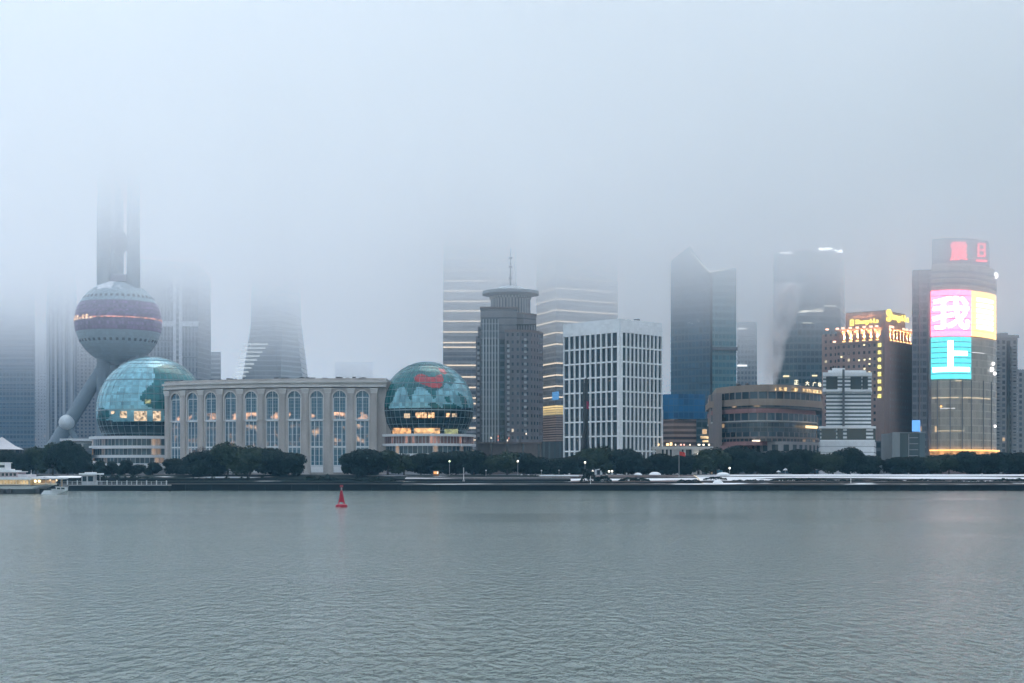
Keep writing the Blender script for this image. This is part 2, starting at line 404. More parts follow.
# ================================================================ BUILDINGS
# ---------------------------------------------------------------- arched stone hall between the two globes
def hall():
    t = thing('arched_hall', 'long beige stone hall with ten tall arched windows and a heavy cornice', 'building', (X(290, 600), 600, G))
    s, th = 9.56, [0.0] + [R(34) * ((k + .5) / 10) ** 1.4 for k in range(10)]
    p = [Vector((X(374, 590), 590.0))]                       # right end of the bays; walk left
    for k in range(10):
        q = p[-1]; a = th[k + 1]; p.append(Vector((q.x - s * math.cos(a), q.y + s * math.sin(a))))
    p.reverse()                                                # left to right
    Zr = lambda py: Z(py, 590)
    zc0, zc1, zt = Zr(387), Zr(380.5), Zr(378.2)
    endR = Vector((X(386, 590), 590.6)); endL = p[0] + Vector((-1.6, 1.8))
    line = [endL] + p + [endR]
    back = [Vector((endR.x + 1, 640)), Vector((p[0].x + 18, 672)), Vector((endL.x - 1.0, endL.y + 8))]
    def off(pts, d):
        out = []
        for i, q in enumerate(pts):
            a = pts[max(i - 1, 0)]; b = pts[min(i + 1, len(pts) - 1)]; u, _ = unit(a, b); n = outn(u)
            out.append(Vector((q.x + n[0] * d, q.y + n[1] * d)))
        return out
    MB().prism(off(line, -1.0) + back, G - .2, zc0 - .3).build('core_wall', STONE, t)
    m = MB(); m.prism(off(line, .9) + back, zc0, zc0 + .8); m.prism(off(line, .35) + back, zc0 + .8, zc1 - .9)
    m.prism(off(line, 1.3) + back, zc1 - .9, zc1)
    m.build('cornice', STONE_L, t)
    m = MB(); m.prism(off(line, .2) + back, zc1, zt); m.build('parapet', STONE, t)
    for i in range(46):
        m = MB(); k = rnd.random() * (len(line) - 1.001); a = line[int(k)]; b = line[int(k) + 1]; q = a.lerp(b, k % 1)
        h = rnd.uniform(.2, .75); m.box(q.x - .4, q.x + rnd.uniform(.3, 1.6), q.y + 2, q.y + 3.2, zt, zt + h)
        m.build('rooftop_unit', DARKM, t)
    FR = paint('window_frame_white', (.62, .66, .68), .5, .1)
    ga = facade('arch_glass', (.5, .55, .58), (.035, .11, .16), 400, 400, (0, 1), (0, 1), band=(Zr(419), Zr(412), .30, .50, 1.1), litc=(1, .52, .28), sub=(1.05, 1.5, (.30, .37, .42)))
    gt = facade('tall_glass', (.5, .55, .58), (.035, .10, .15), 400, 400, (0, 1), (0, 1), band=(Zr(446), Zr(424), .32, .56, .6), litc=(1, .58, .32), sub=(1.05, 3.1, (.26, .33, .38)))
    gl = facade('low_glass', (.5, .55, .58), (.03, .11, .16), 400, 400, (0, 1), (0, 1), band=(Zr(454), Zr(448), .22, .60, .4), litc=(1, .6, .35), sub=(1.05, 2.6, (.28, .36, .40)))
    wall = MB(); hw = 2.75; zs, ztop = Zr(397.5), Zr(397.5) + 2.75
    zb = zc0 - .3
    for k in range(10):
        a, b = p[k], p[k + 1]; u, L = unit(a, b); n = outn(u); c = (a + b) / 2
        at = lambda x, z, d: (c.x + u[0] * x + n[0] * d, c.y + u[1] * x + n[1] * d, z)
        half = L / 2 - 1.15
        for sx in (-1, 1):                                     # jambs
            x0, x1 = sorted((sx * hw, sx * half)); wall.slab(c, u, n, x0, x1, -.95, .0, G - .2, zs)
        K = 14                                                 # arch head: front face, soffit
        for i in range(K):
            A, B = math.pi * i / K, math.pi * (i + 1) / K
            pa, pb = (hw * math.cos(A), zs + hw * math.sin(A)), (hw * math.cos(B), zs + hw * math.sin(B))
            def rim(ang):
                x = half * max(-1, min(1, 1.6 * math.cos(ang))); return (x, zb if abs(math.cos(ang)) < .8 else zs + (zb - zs) * min(1, math.sin(ang) / .6))
            ra, rb = rim(A), rim(B)
            wall.face([at(pb[0], pb[1], 0), at(pa[0], pa[1], 0), at(ra[0], ra[1], 0), at(rb[0], rb[1], 0)])
            wall.face([at(pa[0], pa[1], 0), at(pb[0], pb[1], 0), at(pb[0], pb[1], -.95), at(pa[0], pa[1], -.95)])
        # archivolt moulding
        m = MB()
        for i in range(K):
            A, B = math.pi * i / K, math.pi * (i + 1) / K
            f = [(r * math.cos(g), zs + r * math.sin(g)) for r, g in ((hw, A), (hw + .55, A), (hw + .55, B), (hw, B))]
            m.face([at(x, z, .22) for x, z in f]); m.face([at(f[1][0], f[1][1], .22), at(f[1][0], f[1][1], 0), at(f[2][0], f[2][1], 0), at(f[2][0], f[2][1], .22)])
        for sx in (-1, 1):
            x0, x1 = sorted((sx * hw, sx * (hw + .5))); m.slab(c, u, n, x0, x1, 0, .2, Zr(420), zs)
        m.build('arch_moulding', STONE_L, t)
        g = MB()                                               # arched window
        pts = [(-hw, Zr(419.4)), (hw, Zr(419.4))] + [(hw * math.cos(math.pi * i / K), zs + hw * math.sin(math.pi * i / K)) for i in range(K + 1)]
        g.face([at(x, z, -.6) for x, z in pts], [(x + hw + k * 7, z) for x, z in pts])
        w = g.build('arched_window', ga, t)
        f = MB()
        for sx in (-1, 1): x0, x1 = sorted((sx * hw, sx * (hw - .35))); f.slab(c, u, n, x0, x1, -.58, -.3, Zr(419.4), zs)
        f.slab(c, u, n, -.14, .14, -.58, -.38, Zr(419.4), ztop); f.slab(c, u, n, -hw, hw, -.58, -.05, Zr(420.8), Zr(419.0)); f.slab(c, u, n, -hw + .36, hw - .36, -.58, -.4, zs - .15, zs + .15)
        f.build('window_frame', FR, w)
        for nm, y0, y1, mt in (('tall_window', 421.2, 446, gt), ('low_window', 447.6, 465, gl)):
            g = MB(); x0, x1, z0, z1 = -hw, hw, Zr(y1), Zr(y0)
            g.face([at(x0, z0, -.6), at(x1, z0, -.6), at(x1, z1, -.6), at(x0, z1, -.6)], [(k * 7, z0), (k * 7 + 5.5, z0), (k * 7 + 5.5, z1), (k * 7, z1)])
            w = g.build(nm, mt, t)
            f = MB()
            for sx in (-1, 1): a0, a1 = sorted((sx * hw, sx * (hw - .32))); f.slab(c, u, n, a0, a1, -.58, -.3, z0, z1)
            for xx in (-.95, .95): f.slab(c, u, n, xx - .16, xx + .16, -.58, -.35, z0, z1)
            f.slab(c, u, n, -hw, hw, -.58, -.2, z0 - .7, z0 - .01)
            f.build('window_frame', FR, w)
        m = MB(); m.slab(c, u, n, -hw + .1, hw - .1, -.9, -.35, Zr(472.5), Zr(466.8)); m.build('white_panel', WHITE, t)
    wall.build('facade_wall', STONE, t)
    for k in range(11):                                        # pilasters with capitals
        q = p[k]; a = p[max(k - 1, 0)]; b = p[min(k + 1, 10)]; u, _ = unit(a, b); n = outn(u)
        m = MB(); m.slab(q, u, n, -1.25, 1.25, -.9, .45, G - .2, Zr(393.2)); 
        m.slab(q, u, n, -.75, .75, .45, .62, G + 2.5, Zr(394))
        o = m.build('pilaster', STONE, t)
        m = MB()
        for j, (w_, d_) in enumerate(((1.35, .6), (1.55, .72), (1.75, .85))): m.slab(q, u, n, -w_, w_, -.9, d_, Zr(393.2) + j * .72, Zr(393.2) + (j + 1) * .72 - .02 )
        m.build('capital', STONE_L, o)
    return t, p
hall_root, HALLP = hall()
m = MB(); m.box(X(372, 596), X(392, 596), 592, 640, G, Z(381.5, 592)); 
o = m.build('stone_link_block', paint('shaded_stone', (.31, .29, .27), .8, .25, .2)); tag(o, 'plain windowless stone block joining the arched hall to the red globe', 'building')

# ---------------------------------------------------------------- the two glass globes
def in_poly(x, y, pl):
    c = False
    for i in range(len(pl)):
        (x0, y0), (x1, y1) = pl[i], pl[i - 1]
        if (y0 > y) != (y1 > y) and x < (x1 - x0) * (y - y0) / (y1 - y0) + x0: c = not c
    return c
def panel_mat(name, col, rough=.16, var=.3):
    m, t, p = new_mat(name)
    uv = N(t, 'ShaderNodeUVMap'); sp = N(t, 'ShaderNodeSeparateXYZ'); t.links.new(uv.outputs[0], sp.inputs[0])
    cb = N(t, 'ShaderNodeCombineXYZ')
    for i in (0, 1): t.links.new(mth(t, 'FLOOR', mth(t, 'DIVIDE', sp.outputs[i], 1.6)), cb.inputs[i])
    w = N(t, 'ShaderNodeTexWhiteNoise'); t.links.new(cb.outputs[0], w.inputs[0])
    n = pos_noise(t, .10, (1, 1, 1), 3)
    f = mth(t, 'MULTIPLY', mth(t, 'MULTIPLY_ADD', w.outputs[0], 2 * var, 1 - var), mth(t, 'MULTIPLY_ADD', n, .9, .55))
    t.links.new(scalec(t, col, f), p.inputs['Base Color']); p.inputs['Roughness'].default_value = rough
    p.inputs['Specular IOR Level'].default_value = .6; p.inputs['Metallic'].default_value = .15
    MATS[name] = m; return m
SEA = panel_mat('globe_sea_glass', (.21, .45, .51)); LAND = panel_mat('globe_land_glass', (.008, .125, .13)); CHINA = panel_mat('globe_red_glass', (.40, .06, .06))
LOWG = panel_mat('globe_dark_glass', (.006, .03, .036), .12)
def globe(label, cx, cy, rpx, Y, land, red, dark_from, cut, base, lights, darkpolys=()):
    c = PT(cx, cy, Y); r = rpx / F * Y; zb = Z(cut, Y)
    t = thing('glass_globe', label, 'globe building', (c.x, c.y, G))
    la0 = math.degrees(math.asin(max(-1, (zb - c.z) / r))); shell = MB(); rows, k = 84, 180
    for i in range(rows):
        a0, a1 = R(la0 + (90 - la0) * i / rows), R(la0 + (90 - la0) * (i + 1) / rows)
        for j in range(k):
            b0, b1 = 2 * math.pi * j / k, 2 * math.pi * (j + 1) / k
            pts = [(c.x + r * math.cos(a) * math.cos(b), c.y + r * math.cos(a) * math.sin(b), c.z + r * math.sin(a)) for a, b in ((a0, b0), (a0, b1), (a1, b1), (a1, b0))]
            mid = sum((Vector(q) for q in pts), Vector()) / 4
            x, y = 512 + F * mid.x / mid.y, HOR - F * (mid.z - CAM_Z) / mid.y
            mi = 0
            if mid.y < Y + 2:
                if y > dark_from: mi = 3
                elif any(in_poly(x, y, q) for q in red): mi = 2
                elif any(in_poly(x, y, q) for q in land): mi = 1
                elif any(in_poly(x, y, q) for q in darkpolys): mi = 3
            else:
                nz = mnoise.noise((mid - c) * (2.2 / r))
                mi = 3 if y > dark_from else (1 if nz > .1 else 0)
            uvs = [(b * r, a * r) for a, b in ((a0, b0), (a0, b1), (a1, b1), (a1, b0))]
            if i == rows - 1: pts, uvs = pts[:3], uvs[:3]
            shell.face(pts, uvs, mi)
    shell.build('globe_shell', [SEA, LAND, CHINA, LOWG], t, smooth=True)
    m = MB(); rr = r * 1.003
    for j in range(44):
        b = 2 * math.pi * j / 44
        pr = [(c.x + rr * math.cos(a) * math.cos(b), c.y + rr * math.cos(a) * math.sin(b), c.z + rr * math.sin(a)) for a in [R(la0 + (84 - la0) * i / 20) for i in range(21)]]
        for p0, p1 in zip(pr, pr[1:]): m.tube(p0, p1, .07, k=3, cap=False)
    for i in range(14):
        a = R(la0 + (82 - la0) * i / 14); q = [(c.x + rr * math.cos(a) * math.cos(g), c.y + rr * math.cos(a) * math.sin(g), c.z + rr * math.sin(a)) for g in [2 * math.pi * h / 60 for h in range(61)]]
        for p0, p1 in zip(q, q[1:]): m.tube(p0, p1, .09 if i % 4 else .22, k=3, cap=False)
    m.build('glazing_grid', paint('globe_bars', (.24, .33, .36), .4, .1), t)
    for (x0, x1, y0, y1, em) in lights:                         # lit rooms behind the lower glass
        m = MB(); K = 8
        def sp(px, py):
            d = Vector((X(px, 1), 1, (HOR - py) / F)); o = Vector((0, 0, CAM_Z)); oc = o - c; A = d.dot(d); B = d.dot(oc); C = oc.dot(oc) - (r * 1.006) ** 2
            D = B * B - A * C
            return o + d * ((-B - math.sqrt(max(D, 0))) / A)
        for i in range(K):
            for j in range(3):
                q = [sp(x0 + (x1 - x0) * (i + a) / K, y1 + (y0 - y1) * (j + b) / 3) for a, b in ((0, 0), (1, 0), (1, 1), (0, 1))]
                m.face(q, [(i, j)] * 4)
        m.build('lit_room', em, t)
    # tiered ring base
    W = paint('white_ring', (.66, .68, .69), .55, .1); x0b, x1b, tiers = base
    rb = (x1b - x0b) / 2 / F * Y; bx = X((x0b + x1b) / 2, Y)
    for (y0, y1, kind, sc) in tiers:
        za, zb_ = Z(y1, Y), Z(y0, Y); q = MB()
        if kind == 'slab': q.lathe((bx, c.y), [(0.01, za), (rb * sc, za), (rb * sc, zb_), (.01, zb_)], 64); q.build('floor_ring', W, t)
        else: q.lathe((bx, c.y), [(rb * sc, za), (rb * sc, zb_)], 64); q.build('glazed_storey', kind, t)
    return t, c, r
ROOM = emit('room_glow', (1, .58, .28), 1.25, .9, .9); ROOM2 = emit('room_glow_soft', (1, .72, .45), .9, .8, .8); ROOMG = emit('room_glow_green', (.75, .8, .35), .6, .7, 1.2)
ringA = facade('ring_glass', (.30, .33, .34), (.05, .09, .11), 40, 2.1, (.1, .95), (0, 1), lit=.16, ls=.4, litc=(1, .62, .38))
ringB = facade('ring_glass_red', (.33, .33, .33), (.16, .085, .08), 40, 1.5, (.12, .9), (0, 1), lit=.22, ls=.45, litc=(1, .5, .35))
cvt = lambda s, ox, oy, pl: [(ox + x / s, oy + y / s) for x, y in pl]
asia = cvt(5.69, 370, 350, [(60, 300), (85, 210), (125, 160), (160, 120), (200, 90), (260, 72), (330, 68), (400, 82), (440, 110), (480, 150), (478, 175), (455, 178), (430, 185), (415, 215), (395, 225), (370, 230), (378, 265), (365, 285), (350, 262), (330, 235), (300, 213), (262, 213), (247, 245), (235, 284), (222, 278), (213, 240), (190, 208), (165, 212), (145, 245), (130, 290), (112, 308), (105, 335), (60, 335)])
more = [cvt(5.69, 370, 350, q) for q in ([(330, 305), (370, 295), (402, 325), (380, 332), (345, 325)], [(440, 190), (475, 160), (490, 170), (460, 205)], [(420, 270), (450, 262), (465, 300), (440, 305)], [(410, 312), (480, 305), (520, 330), (420, 332)], [(500, 240), (545, 270), (560, 330), (530, 330)])]
china = cvt(5.69, 370, 350, [(250, 152), (290, 133), (330, 150), (370, 150), (405, 135), (418, 160), (416, 192), (400, 215), (362, 220), (330, 205), (290, 192), (258, 180)])
china2 = cvt(5.69, 370, 350, [(385, 100), (420, 110), (438, 130), (425, 140), (400, 125)])
globe('teal glass globe with a red country on its map, over white ring balconies', 427.5, 408, 46, 600, [asia] + more, [china, china2], 408, 437,
      (379.5, 476, [(434.8, 437.2, 'slab', 1.0), (437.2, 444.2, ringB, .95), (444.2, 446.6, 'slab', 1.0), (446.6, 454, ringA, .93), (454, 458, 'slab', .95), (458, 476, CONC, .92)]),
      [(415.5, 421, 412.5, 418, ROOM), (421.6, 427, 412.5, 418, ROOM), (428, 434.5, 412.5, 418, ROOM), (404, 410, 413.5, 418, ROOM2), (446, 450, 413, 417, ROOM), (452, 457, 413.5, 417, ROOM2),
       (392.5, 411, 428, 434.6, emit('hall_glow', (1, .50, .19), 1.1, .7, .6)), (414, 440, 428, 434.6, emit('hall_glow_pale', (1, .56, .23), 1.25, .7, .5)), (444.5, 458, 429, 434, ROOMG)])
afr = cvt(4.55, 90, 350, [(285, 85), (340, 66), (420, 70), (490, 110), (520, 140), (520, 330), (420, 330), (335, 300), (340, 270), (300, 275), (260, 255), (228, 222), (238, 190), (280, 160), (296, 120)])
isl = [cvt(4.55, 90, 350, q) for q in ([(40, 262), (80, 268), (95, 300), (60, 330), (30, 330)], [(365, 82), (410, 80), (400, 95), (372, 98)])]
globe('teal glass globe rising behind the left end of the arched hall', 152, 411, 54, 662, [afr] + isl, [], 421, 441,
      (91.5, 210, [(437.2, 440, 'slab', 1.0), (440, 446.5, ringA, .95), (446.5, 449.4, 'slab', 1.0), (449.4, 455.5, ringA, .95), (455.5, 458.2, 'slab', 1.0), (458.2, 463.6, ringA, .94), (463.6, 468, 'slab', 1.0), (468, 476, CONC, .97)]),
      [(111, 114.5, 411, 414, ROOM2), (120, 127, 411, 418, ROOM2), (134, 147, 411, 421, ROOM2), (153, 161, 411, 421, ROOM2), (145, 151, 399.5, 403.5, ROOMG)])

# ---------------------------------------------------------------- television tower with ball and slanted legs
def tv_tower():
    Y = 846; k = Y / F; c = PT(118.5, 323, Y); r = 42 * k; g0 = G
    t = thing('tv_tower', 'tall tower on slanted legs with a large banded ball and three shafts fading into cloud', 'tower', (c.x, c.y, G))
    PEARL = paint('pearl_concrete', (.19, .235, .265), .7, .2, .08)
    ax = X(121, Y)
    cols = [(X(106.0, Y), Y - 5), (X(135.6, Y), Y - 5), (X(117.2, Y + 15), Y + 15)]
    for x, y in cols: MB().tube((x, y, g0), (x, y, 194), 6.7 * k, k=20).build('shaft', PEARL, t, smooth=True)
    BALLM = facade('ball_panels', (.22, .30, .34), (.25, .35, .39), 2.3, 2.3, (.06, .94), (.08, .92), vary=.12, grough=.35)
    m = MB(); m.ball(c, r, 64, 24); m.build('ball_shell', BALLM, t, smooth=True)
    m = MB(); m.ball(c, r * 1.012, 64, 8, -13.5, 26.5)
    m.lathe(c, [(r * math.cos(R(26.5)) * .97, c.z + r * math.sin(R(26.5)) + .6), (r * math.cos(R(26.5)) * 1.012, c.z + r * math.sin(R(26.5)) + .1)], 64)
    m.build('glass_band', facade('purple_glass', (.15, .12, .19), (.20, .115, .23), 2.4, 1.7, (.12, .88), (.15, .85), vary=.5, grough=.3), t)
    m = MB(); m.ball(c, r * 1.006, 64, 6, 60, 90); m.ball(c, r * 1.004, 64, 3, 46, 60); m.build('snow_cap', snowy('cap_snow', (.30, .38, .42), .35, (1, 1, 1), .16), t, smooth=True)
    REDL = emit('red_strip_light', (1, .35, .25), 1.0, .9, .6); WL = emit('ball_lights', (1, .66, .42), 2.2, .3, .6)
    m = MB(); m.ball(c, r * 1.02, 96, 2, 2.2, 3.8); m.build('strip_light', REDL, t)
    for i in range(9):                                          # bright rooms on the river side, in the band
        b = R(190 + i * 7.0); m = MB(); rr = r * 1.021
        for la, h in ((2.0, .62), (5.2, .5)):
            if la > 4 and i % 3 == 2: continue
            q = [(c.x + rr * math.cos(R(la + dl)) * math.cos(b + db), c.y + rr * math.cos(R(la + dl)) * math.sin(b + db), c.z + rr * math.sin(R(la + dl))) for db, dl in ((0, -1.3), (R(5.4), -1.3), (R(4.4), 1.6), (R(.8), 1.6))]
            m.face(q)
        m.build('lit_window', WL, t)
    for la, n in ((35.5, 40), (-27, 40)):
        for i in range(n):
            b = 2 * math.pi * (i + .5) / n
            if math.sin(b) > .25: continue
            e = Vector((math.cos(R(la)) * math.cos(b), math.cos(R(la)) * math.sin(b), math.sin(R(la)))); q = c + e * r
            m = MB(); sd = Vector((-math.sin(b), math.cos(b), 0)); up = sd.cross(e) * -1
            w, h = .75, .85
            P = [q + sd * a * w + up * d * h + e * z for z in (-.1, .12) for a, d in ((-1, -1), (1, -1), (1, 1), (-1, 1))]
            m.face(P[4:]); m.face([P[0], P[1], P[5], P[4]]); m.face([P[2], P[3], P[7], P[6]]); m.face([P[1], P[2], P[6], P[5]]); m.face([P[3], P[0], P[4], P[7]])
            m.build('porthole', DKGLASS, t)
    PUR = paint('purple_grey_ring', (.17, .16, .22), .6, .15)
    z0 = Z(281.5, Y); m = MB(); m.lathe((X(121.8, Y), Y - 4), [(.1, z0 - 1), (9.5 * k, z0 - 1), (9.5 * k, z0 + 2.2), (7.5 * k, z0 + 3.4), (.1, z0 + 3.4)], 24); m.build('collar', PUR, t, smooth=True)
    cx = X(122, Y)
    m = MB(); m.tube((cx - 1.2, Y - 4, z0), (cx - 1.6, Y - 4, 193), 1.5, k=12); m.build('lift_shaft', PEARL, t, smooth=True)
    m = MB(); m.lathe((cx, Y - 5), [(2.0, Z(256, Y)), (3.4, Z(253, Y)), (8.8 * k, Z(246.5, Y)), (10 * k, Z(243, Y)), (10 * k, Z(240, Y)), (7 * k, Z(238, Y)), (5 * k, Z(233.5, Y)), (.1, Z(231, Y))], 24)
    m.build('small_deck', paint('deck_cladding', (.10, .12, .17), .6, .2), t, smooth=True)
    for a, full in ((R(193), 1), (R(313), 1), (R(73), 1)):      # three slanted legs
        d = Vector((math.cos(a), math.sin(a), 0)); top = Vector((c.x, c.y, Z(366, Y))) + d * 8; bot = Vector((c.x, c.y, g0)) + d * 46
        m = MB(); m.tube(top, bot, 3.9, 4.3, k=20); o = m.build('slanted_leg', PEARL, t, smooth=True)
        j = top.lerp(bot, .545) + Vector((0, -2.4, .8))
        m = MB(); m.ball(j, 4.6, 20, 10); m.build('leg_ball', paint('leg_ball_white', (.55, .60, .62), .5, .1), o, smooth=True)
        m = MB(); m.tube(j, (c.x + d.x * 20, c.y + d.y * 20 - 2, g0 + 13), 1.9, 1.7, k=10); m.build('strut', PEARL, o, smooth=True)
    m = MB(); m.lathe((c.x, c.y), [(34, g0), (34, g0 + 9), (30, g0 + 10.5), (.1, g0 + 11)], 48); m.build('podium', facade('podium_glass', (.34, .37, .39), (.07, .1, .12), 4.5, 3, lit=.1, ls=.5), t)
    return t
tv_tower()

# ---------------------------------------------------------------- towers in the haze
def quad_tower(name, label, cat, plan, top, mat, part='curtain_wall', zt=None, base=G - .2, group=None):
    cx = sum(q[0] for q in plan) / len(plan); cy = min(q[1] for q in plan)
    t = thing(name, label, cat, (cx, cy, G), group)
    MB().prism(plan, base, top, zt=zt).build(part, mat, t)
    return t
def front(px0, px1, Y, depth, Y1=None):
    Y1 = Y1 or Y
    return [(X(px0, Y), Y), (X(px1, Y1), Y1), (X(px1, Y1 + depth), Y1 + depth), (X(px0, Y + depth), Y + depth)]
HZ = facade('blue_grid_glass', (.13, .18, .23), (.05, .10, .15), 4.2, 3.1, (.18, .9), (.3, .9), lit=.004, ls=.8)
HZ2 = facade('grey_grid_glass', (.21, .25, .28), (.08, .125, .16), 3.6, 2.4, (.2, .85), (.3, .85), lit=.006, ls=.8)
HZ3 = facade('striped_glass', (.30, .32, .33), (.12, .15, .17), 4.0, 60, (0, 1), (.35, .95))
HZ4 = facade('fine_window_wall', (.30, .30, .31), (.09, .11, .14), 3.2, 3.4, (.3, .75), (.25, .75), lit=.012, ls=.7)
CONCV = paint('pale_haze_concrete', (.36, .38, .40), .8, .15, .05)

t = quad_tower('office_tower', 'wide dark blue glass tower fading into haze at the left edge', 'tower', front(-40, 35, 1250, 45), 192, HZ)
m = MB()
for i in range(32): m.box(X(-40, 1250), X(35, 1250), 1249.2, 1250.1, 10 + i * 5.6, 10.7 + i * 5.6)
m.build('floor_ledges', paint('ledge_grey', (.2, .23, .26), .6), t)
t = quad_tower('residential_tower', 'slim pale tower like a light vertical strip between two dark blue towers', 'tower', front(34, 47.5, 1380, 25), 192, facade('pale_strip', (.44, .46, .48), (.25, .28, .31), 3.2, 3, (.3, .7), (.3, .7), lit=.02, ls=.9))
t = quad_tower('residential_tower', 'blue grey apartment tower with vertical window strips behind the slanted tower leg', 'tower', front(46.5, 77, 1180, 30), 185, facade('vertical_strips', (.22, .25, .28), (.08, .105, .14), 3.1, 3.8, (.25, .75), (.1, .98), lit=.006, ls=.8), zt=[185, 188, 188, 185])
m = MB()
for px in (47.2, 55, 63, 71): m.box(X(px, 1180), X(px + 2.4, 1180), 1178.8, 1180.1, G, 184)
m.build('balcony_stack', CONCV, t)
t = quad_tower('residential_tower', 'grid fronted apartment block seen between the slanted leg and the left globe', 'tower', front(76, 112, 1240, 30), 152, HZ4)
m = MB(); m.box(X(84, 1240), X(97, 1240), 1241, 1256, 152, 160); m.build('roof_box', CONCV, t)
# tower with the pale cross frame
Y = 1060
t = quad_tower('office_tower', 'hazy office tower with a pale cross shaped frame on its face', 'tower', [(X(132, Y), Y), (X(198, Y), Y), (X(211, Y + 32), Y + 32), (X(136, Y + 46), Y + 46)], Z(283, Y), facade('cross_tower_wall', (.25, .27, .29), (.11, .135, .155), 3.8, 2.6, (.3, .8), (.15, .95), lit=.004, ls=.6), zt=[Z(258, Y), Z(262, Y), Z(272, Y), Z(266, Y)])
CROSS = paint('cross_pale', (.62, .64, .66), .8, .1, .05)
m = MB(); m.box(X(173.5, Y), X(182.5, Y), Y - 1.4, Y + .1, Z(470, Y), Z(263, Y)); o = m.build('cross_frame', CROSS, t)
m = MB(); m.box(X(176.7, Y), X(179.3, Y), Y - 1.6, Y - 1.3, Z(470, Y), Z(284, Y)); m.build('recessed_joint', HZ3, o)
m = MB(); m.box(X(140, Y), X(198.4, Y), Y - 1.2, Y + .1, Z(326.5, Y), Z(321.5, Y)); m.build('cross_beam', CROSS, t)
for y in (340, 356, 371, 304, 290):
    m = MB(); m.box(X(133, Y), X(173, Y), Y - .5, Y + .1, Z(y + 1.3, Y), Z(y, Y)); m.build('floor_ledge', paint('ledge_dark', (.1, .12, .14), .6), t)
    m = MB(); m.box(X(183, Y), X(197.8, Y), Y - .5, Y + .1, Z(y + 2.2, Y), Z(y + .9, Y)); m.build('floor_ledge', paint('ledge_dark', (.1, .12, .14), .6), t)
quad_tower('office_tower', 'small pale block peeping out right of the cross framed tower', 'tower', front(205, 221, 1250, 20), Z(352, 1250), HZ3)
quad_tower('office_tower', 'faint distant block above the arched hall near the red globe', 'tower', front(335, 373, 1700, 40), Z(362, 1700), HZ3)
# flared tower
def flared():
    Y = 1150
    t = thing('flared_tower', 'glass tower with a flared base and a slanting facet fading upward into cloud', 'tower', (X(272, Y), Y, G))
    gl = facade('flared_glass', (.20, .23, .25), (.105, .135, .155), 4.1, 2.0, (.08, .95), (.22, .95), vary=.25)
    gl2 = facade('flared_side_glass', (.27, .31, .33), (.15, .185, .20), 4.1, 60, (0, 1), (.3, .95), vary=.2)
    m = MB(); m.prism([(X(251, Y), Y), (X(284, Y), Y - 4), (X(294, Y), Y + 10), (X(294, Y), Y + 40), (X(251, Y), Y + 40)], G, 195); m.build('shaft', gl2, t)
    zb, zt, zr = Z(388, Y), Z(318, Y), Z(310, Y)
    def sheet(pts, mat, nm):
        m = MB(); m.face(pts, [(p[0] + p[1] * .3, p[2]) for p in pts]); return m.build(nm, mat, t)
    x = lambda p: X(p, Y)
    zk = G
    sheet([(x(233), Y - 20, zk), (x(283), Y - 26, zk), (x(284), Y - 4.3, zr), (x(276), Y - 3.2, zr), (x(251.2), Y - 10, Z(349, Y))], gl, 'sloping_facet')
    sheet([(x(283), Y - 26, zk), (x(312), Y + 6, zk), (x(294.3), Y + 10, zt), (x(284), Y - 4.3, zr)], gl2, 'sloping_side')
    sheet([(x(230), Y + 30, zk), (x(233), Y - 20, zk), (x(251.2), Y - 10, Z(349, Y)), (x(250.8), Y + 4, zt), (x(250.8), Y + 40, zt)], gl2, 'sloping_side')
    sheet([(x(312), Y + 6, zk), (x(312), Y + 40, zk), (x(294.3), Y + 40, zt), (x(294.3), Y + 10, zt)], gl, 'sloping_side')
    LB = emit('pale_ledge_light', (.85, .95, 1), .75)
    for y in range(346, 380, 4):                                # thin lit ledges left of the facet edge
        f = (y - 312) / (388 - 312); xl = 251 - max(0, (y - 326)) * .21; xr = 274 - (y - 340) * .62
        yy = Y - 7 - 17 * f
        m = MB(); m.box(x(xl), x(xr), yy - .6, yy + 3, Z(y, Y), Z(y - .8, Y)); m.build('lit_ledge', LB, t)
    return t
flared()

# twin towers wrapped in light bands
BANDL = emit('band_light', (1, .82, .62), 1.0); BANDG = emit('band_gold', (1, .70, .30), 1.3)
TW = facade('banded_tower_wall', (.27, .275, .28), (.165, .175, .185), 3.4, 3.0, (.04, .97), (.3, .96), lit=.006, ls=.5, vary=.25)
Y = 900
t = quad_tower('office_tower', 'grey tower wrapped in thin white light bands, behind the red globe', 'tower', front(443, 517, Y, 45), 193, TW, group=None)
for y in (246, 258.5, 270, 280.8, 291, 301.3, 311, 321.3, 332, 342.6, 347.3, 365.4, 377, 387.5, 398, 403.6, 418, 428, 440, 451):
    m = MB(); m.box(X(442.8, Y), X(517.2, Y), Y - .5, Y + 46, Z(y + .65, Y), Z(y - .65, Y)); m.build('light_band', BANDL, t)
m = MB()
for y in (283, 305, 337, 353, 358, 371, 392, 409, 423, 434): m.box(X(443.1, Y), X(516.9, Y), Y - .25, Y + 45.6, Z(y + 2.4, Y), Z(y - 1.0, Y))
m.build('dark_storeys', facade('dark_storey', (.12, .14, .16), (.06, .08, .10), 3.0, 3.0, (.05, .95), (.1, .9)), t)
pl = [(X(536, 930), 930), (X(556, Y), Y), (X(618, 925), 925), (X(604, 965), 965), (X(536, 930) + 3, 970)]
t = quad_tower('office_tower', 'larger grey tower with bent white light bands above a gold lit storey', 'tower', pl, 193, TW)
def ring(pl, d):
    cx = sum(p[0] for p in pl) / len(pl); cy = sum(p[1] for p in pl) / len(pl)
    return [(p[0] + (p[0] - cx) * d, p[1] + (p[1] - cy) * d) for p in pl]
